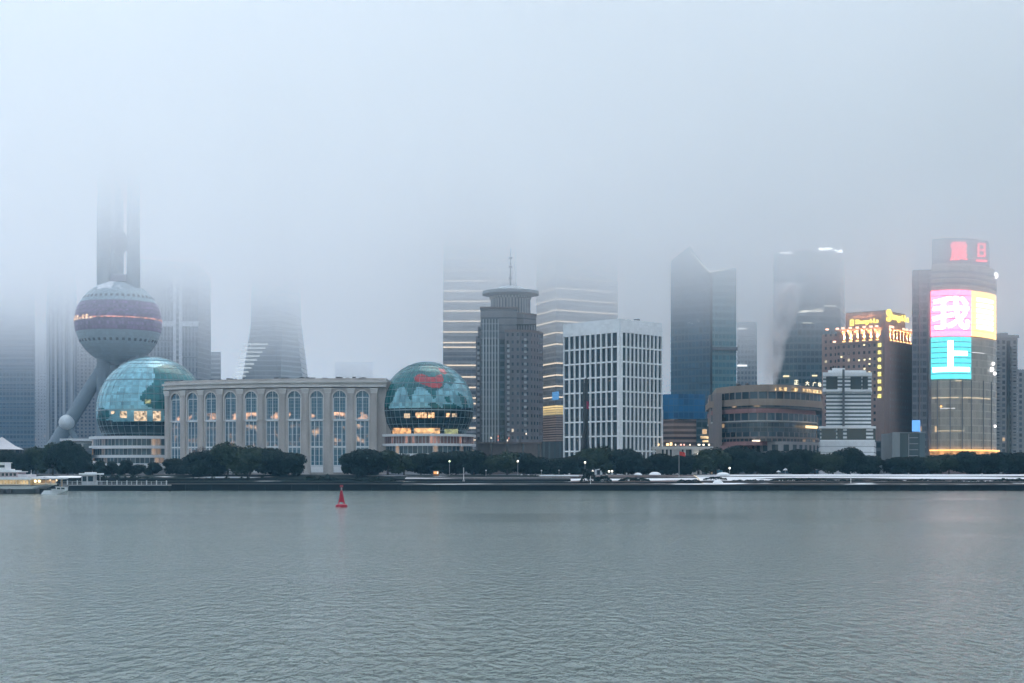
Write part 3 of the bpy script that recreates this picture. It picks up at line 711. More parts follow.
for y in (243, 254, 265.5, 277, 288, 298.7, 310, 321, 332.5, 344, 363, 375, 386, 397):
    MB().prism(ring(pl, .015), Z(y + .65, Y), Z(y - .65, Y)).build('light_band', BANDL, t)
MB().prism(ring(pl, .012), Z(415, Y), Z(405, Y)).build('gold_storey', facade('gold_storey_wall', (.5, .4, .2), (.5, .4, .2), 1.5, 40, (0, 1), (.25, .9), lit=1.1, litc=(1, .70, .30), ls=1.2), t)
MB().prism(ring(pl, .010), Z(446, Y), Z(415.5, Y)).build('brown_louvred_base', facade('brown_louvres', (.42, .30, .24), (.17, .12, .10), 1.5, 60, (0, 1), (.45, 1)), t)
m = MB(); u, L = unit(pl[0], pl[1]); n = outn(u); m.slab(pl[1], (-u[0], -u[1]), n, -6, 3, .6, 1.4, Z(400, Y), Z(392, Y))
m.build('blue_screen', emit('screen_blue', (.10, .35, .75), .75), t)

# ---------------------------------------------------------------- brown tower with the rotunda
def rotunda_tower():
    Y = 640; x = lambda p: X(p, Y); z = lambda p: Z(p, Y)
    t = thing('rotunda_tower', 'stepped brown grey tower crowned by a round drum, flat ring and antenna', 'tower', (x(509), Y, G))
    W1 = facade('rotunda_brown_wall', (.175, .175, .185), (.035, .06, .085), 3.3, 2.3, (.32, .72), (.3, .72), vary=.4, lit=.004, ls=.8, litc=(1, .8, .6))
    W2 = facade('rotunda_plain_wall', (.185, .19, .20), (.13, .14, .15), 3.3, 60, (0, 1), (.82, 1))
    m = MB(); m.prism([(x(480.5), Y + 1), (x(517), Y + 1), (x(517), Y + 36), (x(480.5), Y + 36)], G, z(308)); m.build('main_block', W2, t)
    m = MB(); m.box(x(475.5), x(480.5), Y + 6, Y + 32, G, z(335)); m.box(x(477.5), x(480.5), Y + 8, Y + 30, z(335), z(325)); m.build('side_wing', W1, t)
    # rounded right block: lower and upper tier
    pl = [(x(505), Y - 2), (x(520), Y - 3), (x(531), Y - 1), (x(539), Y + 4), (x(543.5), Y + 11), (x(544), Y + 34), (x(505), Y + 34)]
    MB().prism(pl, G, z(332.5)).build('rounded_block', W1, t)
    m = MB(); m.prism(ring(pl, .02), z(332.5), z(330.3)); m.build('roof_ledge', BROWN, t)
    MB().prism([(x(510), Y + 4), (x(524), Y + 3), (x(536.5), Y + 9), (x(536.5), Y + 32), (x(510), Y + 32)], z(332), z(313.5)).build('upper_block', W2, t)
    m = MB(); m.prism([(x(509.5), Y + 3.6), (x(524.2), Y + 2.6), (x(537), Y + 8.8), (x(537), Y + 32.4), (x(509.5), Y + 32.4)], z(313.5), z(311.8)); m.box(x(479.8), x(517.6), Y + .4, Y + 36.5, z(308), z(306.6)); m.build('cornice', BROWN, t)
    m = MB()                                                    # terrace arcade
    for i in range(8): m.box(x(517 + i * 2.6), x(518 + i * 2.6), Y - 1.5, Y - .6, z(330.3), z(325.5))
    m.box(x(516), x(536), Y - 1.7, Y - .5, z(325.5), z(324.6)); m.build('terrace_arcade', DKGLASS, t)
    # bright ribs
    RIB = paint('pale_ribs', (.46, .50, .52), .4, .1)
    m = MB(); m.box(x(481.5), x(499), Y + .4, Y + 1.05, z(443), z(318)); m.build('glass_strip', facade('rib_glass', (.2, .22, .24), (.085, .11, .125), 3.3, 50, (0, 1), (.2, 1)), t)
    for i, px in enumerate((482.6, 485.6, 488.6, 491.6, 494.6, 497.6)):
        m = MB(); m.box(x(px), x(px + 1.15), Y - .3, Y + .45, z(443), z(337 if i not in (0, 5) else 339)); m.box(x(px + .2), x(px + .9), Y + .1, Y + .45, z(337 if i not in (0, 5) else 339), z(319)); m.build('facade_rib', RIB, t)
    m = MB(); m.box(x(499.6), x(504.6), Y - .2, Y + 1.2, z(441), z(340)); m.build('corner_glazing', facade('corner_teal', (.10, .14, .16), (.02, .055, .07), 3.3, 2.4, (.1, .9), (.25, .9)), t)
    PALE = paint('window_surround', (.40, .42, .44), .5, .1)
    for i in range(18):                                         # light bay windows beside the strips
        zz = z(346) - i * 2.35
        m = MB(); m.box(x(507.2), x(509.6), Y - 2.9, Y - 1.9, zz - .7, zz + .55); m.build('bay_window', PALE, t)
        m = MB(); m.box(x(477), x(479.4), Y + 5.2, Y + 6.1, zz - .9, zz + .35); m.build('bay_window', PALE, t)
    for i in range(16):
        zz = z(340) - i * 2.75
        m = MB(); m.box(x(524), x(526.6), Y - 2.9, Y - 1.4, zz - .5, zz + .5); m.build('bay_window', PALE, t)
    # drum, ring, dome, mast
    c = (x(510.5), Y + 17)
    k = (Y + 17) / F
    m = MB(); m.lathe(c, [(20 * k, z(314)), (20 * k, z(295)), (21 * k, z(294.6)), (21 * k, z(292))], 48); m.build('drum', facade('drum_wall', (.27, .27, .275), (.10, .125, .14), 30, 1.5, (.3, .8), (0, 1)), t)
    m = MB(); m.lathe(c, [(19 * k, z(293)), (24 * k, z(291.5)), (28.3 * k, z(290.4)), (28.3 * k, z(287.2)), (24 * k, z(287.0)), (16 * k, z(287.2))], 48); m.build('flat_ring', paint('ring_metal', (.27, .30, .33), .45, .1), t, smooth=True)
    m = MB(); m.lathe(c, [(18 * k, z(287.6)), (15 * k, z(284.6)), (10 * k, z(282.3)), (4 * k, z(281)), (.01, z(280.6))], 40); m.build('dome', facade('dome_glass', (.45, .50, .52), (.28, .34, .37), 1.2, 1.6), t, smooth=True)
    m = MB(); m.tube((c[0], c[1], z(282)), (c[0], c[1], z(262)), .45, .3, k=8); m.tube((c[0], c[1], z(262)), (c[0], c[1], z(242)), .25, .1, k=6)
    for y in (274, 262, 253): m.box(c[0] - .9, c[0] + .9, c[1] - .9, c[1] + .9, z(y), z(y) + .5)
    m.build('antenna', STEEL, t)
    m = MB(); m.prism([(x(478), Y - 8), (x(541), Y - 9), (x(541), Y + 20), (x(478), Y + 20)], G, z(444)); m.build('podium', facade('podium_brown', (.165, .14, .13), (.06, .07, .08), 60, 7, (.8, .95), (0, 1)), t)
    m = MB(); m.box(x(477.5), x(541.5), Y - 9.6, Y + 20.4, z(444), z(442.6)); m.build('podium_ledge', BROWN, t)
    rl = emit('red_sign_glow', (1, .3, .2), 1.2); wl = emit('small_white_glow', (1, .85, .65), 2.0)
    for px, py, mt in ((498, 437, rl), (498, 440.5, rl), (507, 441, wl), (508.5, 439, rl), (525.5, 434.5, wl), (491, 438.5, wl)):
        m = MB(); m.box(x(px), x(px + .9), Y - 10.2, Y - 9.7, z(py) - .3, z(py) + .4); m.build('wall_light', mt, t)
rotunda_tower()
quad_tower('annex_building', 'low dark glass annex between the rotunda tower and the white grid building', 'building', front(541.5, 566, 632, 20), Z(441.5, 632), facade('annex_wall', (.06, .075, .085), (.10, .14, .16), 60, 2.4, (.3, .62), (.1, .9)))

# ---------------------------------------------------------------- white grid building
def grid_building():
    c = Vector((X(620, 560), 560.0)); Lf, Rt = 30.4, 26.0
    ul = Vector((-.704, .71)); ur = Vector((.71, .704)); a = c + ul * Lf; b = c + ur * Rt
    t = thing('grid_building', 'white cube shaped office building with a regular grid of dark windows', 'building', (c.x, c.y, G))
    zz = lambda y: Z(y, 560)
    top = zz(318.5)
    WG = facade('white_panels', (.84, .86, .87), (.86, .88, .89), 1.1, 1.4, (.03, .97), (.04, .96), wrough=.6, grough=.6, vary=.06)
    MB().prism([(a.x + .5, a.y + .2), (c.x, c.y + .6), (b.x - .5, b.y + .2), (b.x - 22, b.y + 20)], G, top - 1).build('core', paint('core_dark', (.05, .06, .07), .7), t)
    rows = [(332.2 + 14.92 * i, 345.6 + 14.92 * i) for i in range(9)]
    gls = [facade('grid_glass_%d' % i, (.10, .12, .13), col, 60, 40, (0, 1), (0, 1), vary=.0, grough=.15, sub=(.85, 7, (.05, .065, .075))) for i, col in enumerate(((.008, .030, .044), (.012, .040, .055), (.006, .022, .034), (.04, .066, .076)))]
    par = MB(); frame = MB(); wins = []
    for o, u, n, L, nw, c0, c1 in ((a, -ul, None, Lf, 10, .35, 1.35), (c, ur, None, Rt, 10, 1.35, .35)):
        n = Vector(outn(u))
        par.slab(o, u, n, 0, L, -.6, .3, zz(332.2), top)
        e0, e1 = c0, L - c1
        pit = (e1 - e0) / nw
        frame.slab(o, u, n, 0, e0, -.6, .3, G, zz(332.2)); frame.slab(o, u, n, e1, L, -.6, .3, G, zz(332.2))
        for i in range(1, nw): frame.slab(o, u, n, e0 + i * pit - .32, e0 + i * pit + .32, -.5, .24, G, zz(332.2))
        for (y0, y1), nx in zip(rows, rows[1:] + [(470, 0)]): frame.slab(o, u, n, e0, e1, -.5, .2, zz(min(nx[0], 473)), zz(y1))
        for y0, y1 in rows:
            for i in range(nw): wins.append((o, u, n, e0 + i * pit + .3, e0 + (i + 1) * pit - .3, max(zz(y1), G + .1), zz(y0)))
    par.build('parapet', WG, t); frame.build('facade_frame', WG, t)
    def pane(m, w, mi=0):
        o, u, n, s0, s1, z0, z1 = w
        q = [(o.x + u.x * s + n.x * -.35, o.y + u.y * s + n.y * -.35) for s in (s0, s1)]
        k = rnd.random() * 30
        m.face([(*q[0], z0), (*q[1], z0), (*q[1], z1), (*q[0], z1)], [(k, z0), (k + s1 - s0, z0), (k + s1 - s0, z1), (k, z1)], mi)
    lits = emit('desk_light', (1, .85, .6), .5)
    rest = MB()
    for i, w in enumerate(wins):
        if i % 90 < 50:
            m = MB(); pane(m, w); m.build('window', gls[rnd.choice((0, 0, 1, 1, 2, 3))], t)
        else: pane(rest, w, rnd.choice((0, 0, 1, 1, 2, 3)))
    tag(rest.build('lower_windows', gls, t), kind='stuff')
    m = MB()
    for w in rnd.sample(wins, 6):
        o, u, n, s0, s1, z0, z1 = w; s = (s0 + s1) / 2; m.slab(o, u, n, s - .4, s + .1, -.34, -.3, z1 - 1.3, z1 - 1.0)
    m.build('ceiling_lights', lits, t)
    m = MB(); m.prism([(a.x + 1.5, a.y + .5), (c.x, c.y + 1.5), (b.x - 1.5, b.y + .5), (b.x - 22, b.y + 19)], top - .9, top - .5); m.build('roof', CONC, t)
    for q in range(5):
        w_ = rnd.uniform(1.2, 3); o = c + (ur * rnd.uniform(3, 20) + ul * rnd.uniform(4, 18)); m = MB(); m.box(o.x, o.x + w_, o.y, o.y + 2, top - .5, top + rnd.uniform(.5, 1.5)); m.build('roof_unit', CONC, t)
grid_building()
def rig():
    Y = 548; x = lambda p: X(p, Y); z = lambda p: Z(p, Y)
    t = thing('piling_rig', 'tall dark piling rig mast with splayed legs before the white grid building', 'machine', (x(586), Y, G))
    m = MB()
    for dx in (-.75, .75):
        for dy in (0, 1.5): m.tube((x(586) + dx, Y + dy, G), (x(585.3) + dx, Y + dy, z(380)), .2, k=6)
    zz = G; i = 0
    while zz < z(381) - 1.6:
        for dy in (0, 1.5):
            s = 1 if i % 2 else -1; m.tube((x(586) - .75 * s, Y + dy, zz), (x(586) + .75 * s, Y + dy, zz + 1.5), .13, k=4)
        zz += 1.5; i += 1
    m.box(x(585.6) - .5, x(585.6) + .5, Y + .3, Y + 1.2, G, z(383)); m.build('mast', DARKM, t)
    m = MB(); m.box(x(584.5), x(588.3), Y - .6, Y + 1.5, z(383), z(379)); m.tube((x(584.5), Y, z(380)), (x(588.5), Y, z(376.5)), .25, k=6); m.build('mast_head', DARKM, t)
    for a, b in (((578, 458), (585, 418)), ((581.5, 458), (585, 410)), ((591, 458), (587, 424))):
        m = MB(); m.tube((x(a[0]), Y - 3, G), (x(b[0]), Y, z(b[1])), .33, k=6); m.build('stay', DARKM, t)
    m = MB(); m.box(x(586.4), x(588.6), Y - .5, Y - .25, z(409), z(401.5)); m.build('red_panel', paint('rig_red', (.30, .03, .09), .6), t)
    m = MB(); m.box(x(579), x(592), Y - 2, Y + 4, G, G + 1.3); m.box(x(587.5), x(592), Y - 1.5, Y + 3, G + 1.3, G + 4); m.build('carrier', DARKM, t)
rig()

# ---------------------------------------------------------------- low buildings right of the white grid building
def colonnade():
    Y = 575; x = lambda p: X(p, Y); z = lambda p: Z(p, Y)
    t = thing('colonnade_building', 'low pale colonnade with a lit roof terrace beside the white grid building', 'building', (x(680), Y, G))
    MB().box(x(641), x(712), Y + 2, Y + 16, G, z(449.5)).build('rear_wall', facade('colonnade_rear', (.12, .14, .15), (.06, .09, .10), 60, 3.2, (.1, .9), (0, 1), lit=.08, ls=.5), t)
    m = MB(); m.box(x(638), x(713), Y - .8, Y + 17, z(449.5), z(446.6)); m.build('entablature', STONE_L, t)
    for px in (640, 644, 648.5, 653, 664, 668, 672, 684, 692, 700, 708):
        m = MB(); m.box(x(px), x(px + 1.8), Y - .4, Y + 1.8, G, z(449.5)); m.build('column', STONE_L, t)
    m = MB(); m.box(x(656), x(662), Y + .4, Y + 2, G, z(449.5)); m.box(x(674), x(682), Y + .4, Y + 2, G, z(449.5)); m.box(x(694), x(699), Y + .5, Y + 2, G, z(449.5)); m.build('wall_panel', STONE_L, t)
    for px in range(641, 713, 6):
        m = MB(); m.box(x(px), x(px) + .12, Y - .6, Y - .48, z(446.6), z(446.6) + 1.1); m.box(x(px), x(px + 6), Y - .6, Y - .5, z(446.6) + 1.05, z(446.6) + 1.15); m.build('railing', DARKM, t)
    for px, py in ((703, 455.5), (698, 454.5)):
        m = MB(); m.ball((x(px), Y - .9, z(py)), .55, 10, 6); m.build('wall_lamp', LAMPW, t)
    return t
colonnade()
TERR = emit('terrace_lantern', (1, .62, .30), 3.0); TERR2 = emit('terrace_lantern_pale', (1, .86, .62), 2.6)
for i, (px, py, w, h, mt, lb) in enumerate((
        (659, 444.5, .45, .8, TERR, 'small amber lantern nearest the white grid building on the terrace'), (667.5, 444.6, 1.0, .9, TERR, 'broad amber lamp on the terrace above the colonnade'),
        (671, 444.2, .9, 1.2, TERR, 'tall amber lamp on the terrace above the colonnade'), (675.5, 444.8, .35, .7, TERR2, 'thin pale lamp on the terrace left of three pink ones'),
        (681, 444.6, .6, .7, emit('terrace_pink', (1, .45, .35), 2.4), 'pink terrace lamp, first of a close pair'), (684, 444.8, .5, .6, emit('terrace_pink', (1, .45, .35), 2.4), 'pink terrace lamp, second of a close pair'),
        (690, 445, .4, .5, TERR2, 'tiny pale lamp alone on the terrace'), (699, 444.6, .9, .7, TERR2, 'wide pale lamp on the terrace left of the brown mall'),
        (703.5, 444.9, .7, .6, TERR2, 'low pale lamp on the terrace end close to the brown mall'), (709, 445, .6, .6, TERR2, 'last pale lamp on the terrace against the brown mall'))):
    Y = 576; m = MB()
    t = thing('terrace_lamp', lb, 'lamp', (X(px, Y), Y, Z(446.6, 575)), 'lamps on the colonnade terrace')
    z0 = Z(446.6, 575)
    m.box(X(px, Y) - w / 2, X(px, Y) + w / 2, Y - w / 2, Y + w / 2, z0 + .45, z0 + .45 + h); m.build('lamp_shade', mt, t)
    m = MB(); m.tube((X(px, Y), Y, z0), (X(px, Y), Y, z0 + .45), .12, k=6); m.build('lamp_post', DARKM, t)

def blue_building():
    Y = 690; x = lambda p: X(p, Y); z = lambda p: Z(p, Y)
    t = thing('blue_glass_building', 'bright blue glass block above tan louvred floors beside the white grid building', 'building', (x(684), Y, G))
    BL = facade('bright_blue_glass', (.03, .15, .28), (.02, .135, .29), 3.2, 2.6, (.06, .94), (.08, .92), vary=.35)
    m = MB(); m.prism([(x(655), Y + 6), (x(678), Y), (x(706), Y + 3), (x(706), Y + 30), (x(655), Y + 30)], z(419), z(394)); m.build('blue_glazing', BL, t)
    MB().prism([(x(655), Y + 7), (x(674), Y + 1), (x(697), Y + 3), (x(697), Y + 30), (x(655), Y + 30)], G, z(419)).build('louvred_floors', facade('tan_louvres', (.44, .31, .25), (.15, .11, .10), 2.6, 60, (0, 1), (.4, .92)), t)
    MB().box(x(697), x(716), Y + 2, Y + 28, G, z(419)).build('glazed_end', facade('end_glass', (.10, .15, .17), (.045, .09, .11), 3.4, 2.6, (.08, .94), (.2, .9), lit=.05, ls=.8), t)
    for y0, y1, a, b in ((438.5, 436, 701, 712), (442, 440, 703, 710)):
        m = MB(); m.box(x(a), x(b), Y + 1.6, Y + 2.1, z(y0), z(y1)); m.build('lit_window', emit('shop_window', (1, .70, .38), 1.6, .5, .35), t)
    m = MB(); m.box(x(661.5), x(663.2), Y - .5, Y + 1, z(447), z(410)); m.build('stair_tower', CONCV, t)
    m = MB(); m.tube((x(691.5), Y + 3, z(419)), (x(691.5), Y + 3, z(416.5)), .5, k=8); m.build('roof_vent', STEEL, t)
blue_building()

def wing_tower():
    Y = 780; x = lambda p: X(p, Y); z = lambda p: Z(p, Y)
    t = thing('twin_wing_tower', 'blue glass tower of two wings with a lit V shaped sloping roofline', 'tower', (x(706), Y, G))
    A = facade('wing_dark_glass', (.07, .13, .17), (.03, .10, .155), 3.9, 2.2, (.1, .9), (.25, .95), lit=.004, ls=.6, vary=.3)
    B = facade('wing_teal_glass', (.15, .28, .31), (.06, .20, .25), 3.9, 2.2, (.08, .92), (.35, .95), lit=.003, ls=.6, vary=.25)
    p = [(x(673.5), Y + 14), (x(691.5), Y + 7.2), (x(710.5), Y), (x(712), Y + 26), (x(693), Y + 31), (x(678), Y + 34)]
    MB().prism(p, G, z(265), zt=[z(257), z(243), z(273), z(273), z(243), z(257)]).build('dark_wing', A, t)
    q = [(x(711), Y + 1), (x(737.5), Y + 4), (x(737.5), Y + 30), (x(711), Y + 26)]
    MB().prism(q, G, z(265), zt=[z(272), z(266), z(260), z(266)]).build('teal_wing', B, t)
    L = emit('roofline_light', (1, .95, .88), 1.1)
    m = MB(); m.tube((x(692), Y + 6.4, z(251)), (x(710.3), Y - .4, z(273.2)), .55, k=6); m.build('roofline_light', L, t)
    m = MB(); m.tube((x(711.5), Y + .4, z(272)), (x(731.5), Y + 3.0, z(267.2)), .5, k=6); m.build('roofline_light', L, t)
    m = MB(); m.tube((x(692), Y + 7.5, z(246)), (x(692), Y + 7.5, z(243.2)), .9, k=10); m.build('roof_beacon', emit('beacon_glow', (1, .82, .72), 1.6), t)
    for px, py in ((690, 321.5), (693, 323), (698, 319.5), (699, 321)):
        m = MB(); yy = Y + 14 - 14 * (px - 673.5) / 37; m.box(x(px), x(px + 1.2), yy - .5, yy - .1, z(py), z(py - .8)); m.build('lit_window', emit('cool_window', (.85, .95, 1), .8), t)
    m = MB(); m.box(x(710.2), x(712.2), Y - .6, Y + .8, G, z(273)); m.build('corner_joint', DKGLASS, t)
    m = MB(); m.box(x(711.8), x(737.8), Y + .4, Y + 30, z(350), z(347)); m.build('plant_storey', paint('plant_grey', (.10, .13, .15), .6), t)
wing_tower()
t = quad_tower('office_tower', 'slim hazy tower with two short white light bars right of the V roofed tower', 'tower', front(737, 757, 980, 25), Z(322, 980), HZ2)
for y in (328.5, 365.5):
    m = MB(); m.box(X(737.6, 979), X(747, 979), 979.2, 979.9, Z(y + .8, 979), Z(y - .8, 979)); m.build('light_bar', emit('bar_light', (.95, .97, 1), 1.8), t)
def crown_tower():
    Y = 800; x = lambda p: X(p, Y); z = lambda p: Z(p, Y)
    t = thing('office_tower', 'broad teal glass tower with white lights along its cloud covered roof', 'tower', (x(810), Y, G))
    gl = facade('teal_tower_glass', (.13, .19, .22), (.06, .125, .16), 3.9, 2.4, (.1, .92), (.3, .95), lit=.008, ls=.9, litc=(1, .93, .75), vary=.35)
    pl = [(X(773, Y + 12), Y + 12), (X(778, Y + 4), Y + 4), (x(796), Y), (x(825), Y), (x(842), Y + 4), (x(845), Y + 10), (X(845, Y + 44), Y + 44), (X(773, Y + 44), Y + 44)]
    MB().prism(pl, G, z(250.5)).build('curtain_wall', gl, t)
    W = emit('crown_white', (.95, .98, 1), 14); W2 = emit('crown_white_dim', (.95, .98, 1), 5)
    for a, b, y, mt, yo in ((819, 832, 248.8, W, -.3), (833.5, 844, 250.2, W, 3.2), (780, 797, 252.5, W2, 1)):
        m = MB(); m.box(x(a), x(b), Y + yo - .3, Y + yo + .6, z(y + 1.4), z(y - 1.2)); m.build('crown_light', mt, t)
    Lm = emit('sky_lobby_light', (1, .96, .82), 1.5, .5, .25)
    for a, b, y, h in ((800, 823, 311, .8), (813, 823, 309.3, .5), (798, 806, 312.2, .5), (824, 836, 306, .4), (803, 812, 323, .4)):
        m = MB(); m.box(x(a), x(b), Y - .5, Y + .2, z(y + h), z(y - h)); m.build('sky_lobby_light', Lm, t)
    for px, py in ((784, 376), (812, 375.6), (818, 391)):
        m = MB(); m.box(x(px), x(px + 5), Y - .6, Y + 4, z(py + .8), z(py - .6)); m.build('terrace_light', emit('terrace_glow', (1, .82, .5), 1.3), t)
crown_tower()

# ---------------------------------------------------------------- curved brown mall
def mall():
    Y = 605; z = lambda p: Z(p, Y)
    t = thing('curved_mall', 'wide curved brown shopping mall with banded storeys and a lit sign at the roof edge', 'building', (X(766, Y), Y, G))
    def plan(px0, px1, dip, d=0.0):
        K = 14; out = []
        for i in range(K + 1):
            f = i / K; px = px0 + (px1 - px0) * f; yy = Y + dip * (2 * f - 1) ** 2 - d
            out.append((X(px, yy), yy))
        return out + [(X(px1 + 3, Y + 60), Y + 64), (X(px0 - 2, Y + 60), Y + 66)]
    BE = paint('mall_beige', (.34, .27, .215), .75, .2, .15); PK = paint('mall_pink_brown', (.34, .185, .175), .75, .2, .2); GB = paint('mall_grey_brown', (.26, .22, .20), .75, .2, .2)
    wa = facade('mall_windows', (.24, .22, .21), (.045, .075, .095), 60, 4.0, (.10, .92), (0, 1), lit=.12, ls=.8, vary=.6)
    wb = facade('mall_dark_glass', (.14, .135, .13), (.055, .08, .095), 2.1, 3.0, (.05, .95), (.15, .92), lit=.02, ls=.4, vary=.5)
    wc = facade('mall_shop_glass', (.28, .20, .18), (.06, .07, .08), 60, 2.6, (.1, .9), (0, 1), lit=.16, ls=.9)
    def band(nm, y0, y1, mat, px0=710, px1=822, d=0.0, dip=27, smooth=True):
        MB().prism(plan(px0, px1, dip, d), z(y1), z(y0)).build(nm, mat, t)
    band('storey_band', 384.5, 391.5, BE, 716, 822, .6); band('window_band', 391.5, 398.6, wa, 711, 821)
    band('storey_band', 398.6, 405.2, BE, 709, 822, .5); band('window_band', 405.2, 408.4, wb, 711, 821, -.3); band('storey_band', 408.4, 412.8, PK, 711, 815, .5)
    band('window_band', 412.8, 420.2, wa, 711, 817); band('storey_band', 420.2, 421.4, STONE_L, 711, 817, .6); band('window_band', 421.4, 431.8, wb, 712, 816, .2)
    band('window_band', 431.8, 436.4, wa, 713, 816); band('storey_band', 436.4, 438.4, GB, 712, 818, .7); band('window_band', 438.4, 441.4, wc, 716, 818, .0); band('storey_band', 441.4, 445.2, PK, 714, 790, .5)
    band('window_band', 441.4, 470, facade('mall_lower', (.36, .35, .35), (.07, .10, .11), 6.5, 5.2, (.25, .8), (.3, .75), lit=.04, ls=.8), 742, 819, -.5)
    band('storey_band', 445.2, 452, PK, 714, 758, .3); band('storey_band', 452, 470, GB, 713, 765, .4)
    m = MB(); m.prism([(X(708.5, 640), 640), (X(716, 622), 622), (X(722, 618), 618), (X(722, 650), 650)], z(470), z(391)); m.build('stair_pylon', GB, t)
    # parapet sign, lit warm, and the free standing roof letters
    SG = emit('parapet_sign_glow', (1, .66, .30), 1.3, .8, .55)
    m = MB(); pts = plan(776, 822, 12, -0.0)[:15]
    def arc(f, d): 
        px = 710 + 112 * f; yy = Y + 27 * (2 * ((px - 716) / 106) - 1) ** 2 - d; return (X(px, yy), yy)
    cells = ((775, 776.2), (779, 783), (784, 787), (791.5, 794.5), (795, 798), (803, 806), (806.5, 808), (809, 812), (813, 815.5), (816, 821.5))
    for a, b in cells:
        m = MB(); K = 3
        for i in range(K):
            pa, pb = ((px - 710) / 112 for px in (a + (b - a) * i / K, a + (b - a) * (i + 1) / K))
            A0, B0, A1, B1 = arc(pa, .7), arc(pb, .7), arc(pa, 1.0), arc(pb, 1.0)
            m.prism([A1, B1, B0, A0], z(390.6), z(387.2))
        m.build('sign_letter', SG, t)
    RS = emit('roof_letters', (1, .90, .62), 2.2)
    rs = [((796.2, 4.4), '正'), ((807.2, 4.2), '大'), ((814.4, 3.6), '广'), ((819.4, 3.2), '场')]
    for (px, w), ch in rs:
        yy = arc((px - 710) / 112, 0)[1] + 2.0; w_ = w / F * yy
        m = MB(); letter(m, ch, wall_at((X(px, yy) - w_ / 2, yy), (1, 0), (0, -1), z(384.4) + .5), w_, 1.9, .3, .0); o = m.build('roof_letter', RS, t)
        m = MB(); m.box(X(px, yy) - .12, X(px, yy) + .12, yy + .02, yy + .3, z(384.5), z(384.4) + 1.6); m.build('letter_post', DARKM, o)
    for a, b, y0, y1, mt in ((714.5, 721, 398.3, 400.3, emit('mall_terrace_light', (1, .8, .6), 2.0)), (805.5, 817.5, 424.6, 427.2, emit('mall_canopy_light', (1, .66, .30), 2.2)), (752, 760, 440, 441.6, emit('mall_terrace_light', (1, .8, .6), 2.0)), (786.5, 791, 452, 454.5, emit('mall_door_light', (1, .82, .52), 2.4)), (787, 791, 459, 461, emit('mall_door_light', (1, .82, .52), 2.4))):
        fa, fb = (a - 710) / 112, (b - 710) / 112; A0, B0 = arc(fa, 1.1), arc(fb, 1.1); A1, B1 = arc(fa, 1.7), arc(fb, 1.7)
        MB().prism([A1, B1, B0, A0], z(y1), z(y0)).build('terrace_light', mt, t)
    for px in (739, 748):                                       # dishes on the roof
        m = MB(); m.tube((X(px, 625), 625, z(385)), (X(px + 1.6, 625), 624, z(382)), .25, k=6); m.tube((X(px + .5, 625), 624, z(384.5)), (X(px - 2.4, 625), 623.4, z(381)), .45, .9, k=8); m.build('roof_dish', DARKM, t)
mall()
# steam rising from the mall's roof
def steam():
    Y = 636; m = MB(); K = 20; kk = 18; rings = []
    zb, zt = Z(389, Y), Z(282, Y); cx = lambda f: X(769 + 11 * f + 9 * f * f, Y); rad = lambda f: 4.2 + 5.2 * f
    for i in range(K + 1):
        f = i / K; r = rad(f) * 1.35
        rings.append([(cx(f) + r * math.cos(a), Y + 3 * f + .8 * r * math.sin(a), zb + (zt - zb) * f) for a in [2 * math.pi * j / kk for j in range(kk)]])
    for a, b in zip(rings, rings[1:]):
        for j in range(kk): h = (j + 1) % kk; m.face([a[j], a[h], b[h], b[j]])
    m.face(list(reversed(rings[0]))); m.face(rings[-1])
    mt = bpy.data.materials.new('steam_air'); mt.use_nodes = True; t = mt.node_tree; t.nodes.remove(t.nodes['Principled BSDF'])
    v = N(t, 'ShaderNodeVolumePrincipled'); v.inputs['Color'].default_value = (.98, .99, 1, 1)
    g = N(t, 'ShaderNodeTexCoord'); sp = N(t, 'ShaderNodeSeparateXYZ'); t.links.new(g.outputs['Object'], sp.inputs[0])
    f = mth(t, 'MULTIPLY_ADD', sp.outputs[2], 1 / (zt - zb), -zb / (zt - zb))
    wob = mth(t, 'MULTIPLY', mth(t, 'SUBTRACT', pos_noise(t, .06, (.3, .3, 1), 2), .5), 9.0)
    k = Y / F
    xc = mth(t, 'ADD', mth(t, 'MULTIPLY_ADD', f, mth(t, 'MULTIPLY_ADD', f, 9 * k, 11 * k), cx(0)), wob)
    dx = mth(t, 'SUBTRACT', sp.outputs[0], xc); dy = mth(t, 'SUBTRACT', mth(t, 'MULTIPLY_ADD', f, -3.0, sp.outputs[1]), Y)
    rr = mth(t, 'MULTIPLY_ADD', f, 5.2, 4.2)
    d2 = mth(t, 'DIVIDE', mth(t, 'ADD', mth(t, 'MULTIPLY', dx, dx), mth(t, 'MULTIPLY', dy, dy)), mth(t, 'MULTIPLY', rr, rr))
    fall = mth(t, 'MAXIMUM', mth(t, 'SUBTRACT', 1.0, d2), 0.0)
    n = pos_noise(t, .14, (1, 1, .7), 5)
    mr = N(t, 'ShaderNodeMapRange'); mr.inputs[1].default_value = .36; mr.inputs[2].default_value = .70; mr.inputs[4].default_value = .65
    t.links.new(n, mr.inputs[0])
    up = mth(t, 'MULTIPLY_ADD', mth(t, 'MINIMUM', mth(t, 'MAXIMUM', f, 0.0), 1.0), -.55, 1.0)
    t.links.new(mth(t, 'MULTIPLY', mth(t, 'MULTIPLY', mr.outputs[0], fall), up), v.inputs['Density'])
    t.links.new(v.outputs[0], t.nodes['Material Output'].inputs['Volume']); mt.cycles.volume_step_rate = .25
    o = m.build('steam', mt, merge=True); tag(o, 'white steam plume drifting up from the curved mall roof', 'steam', kind='stuff')
steam()

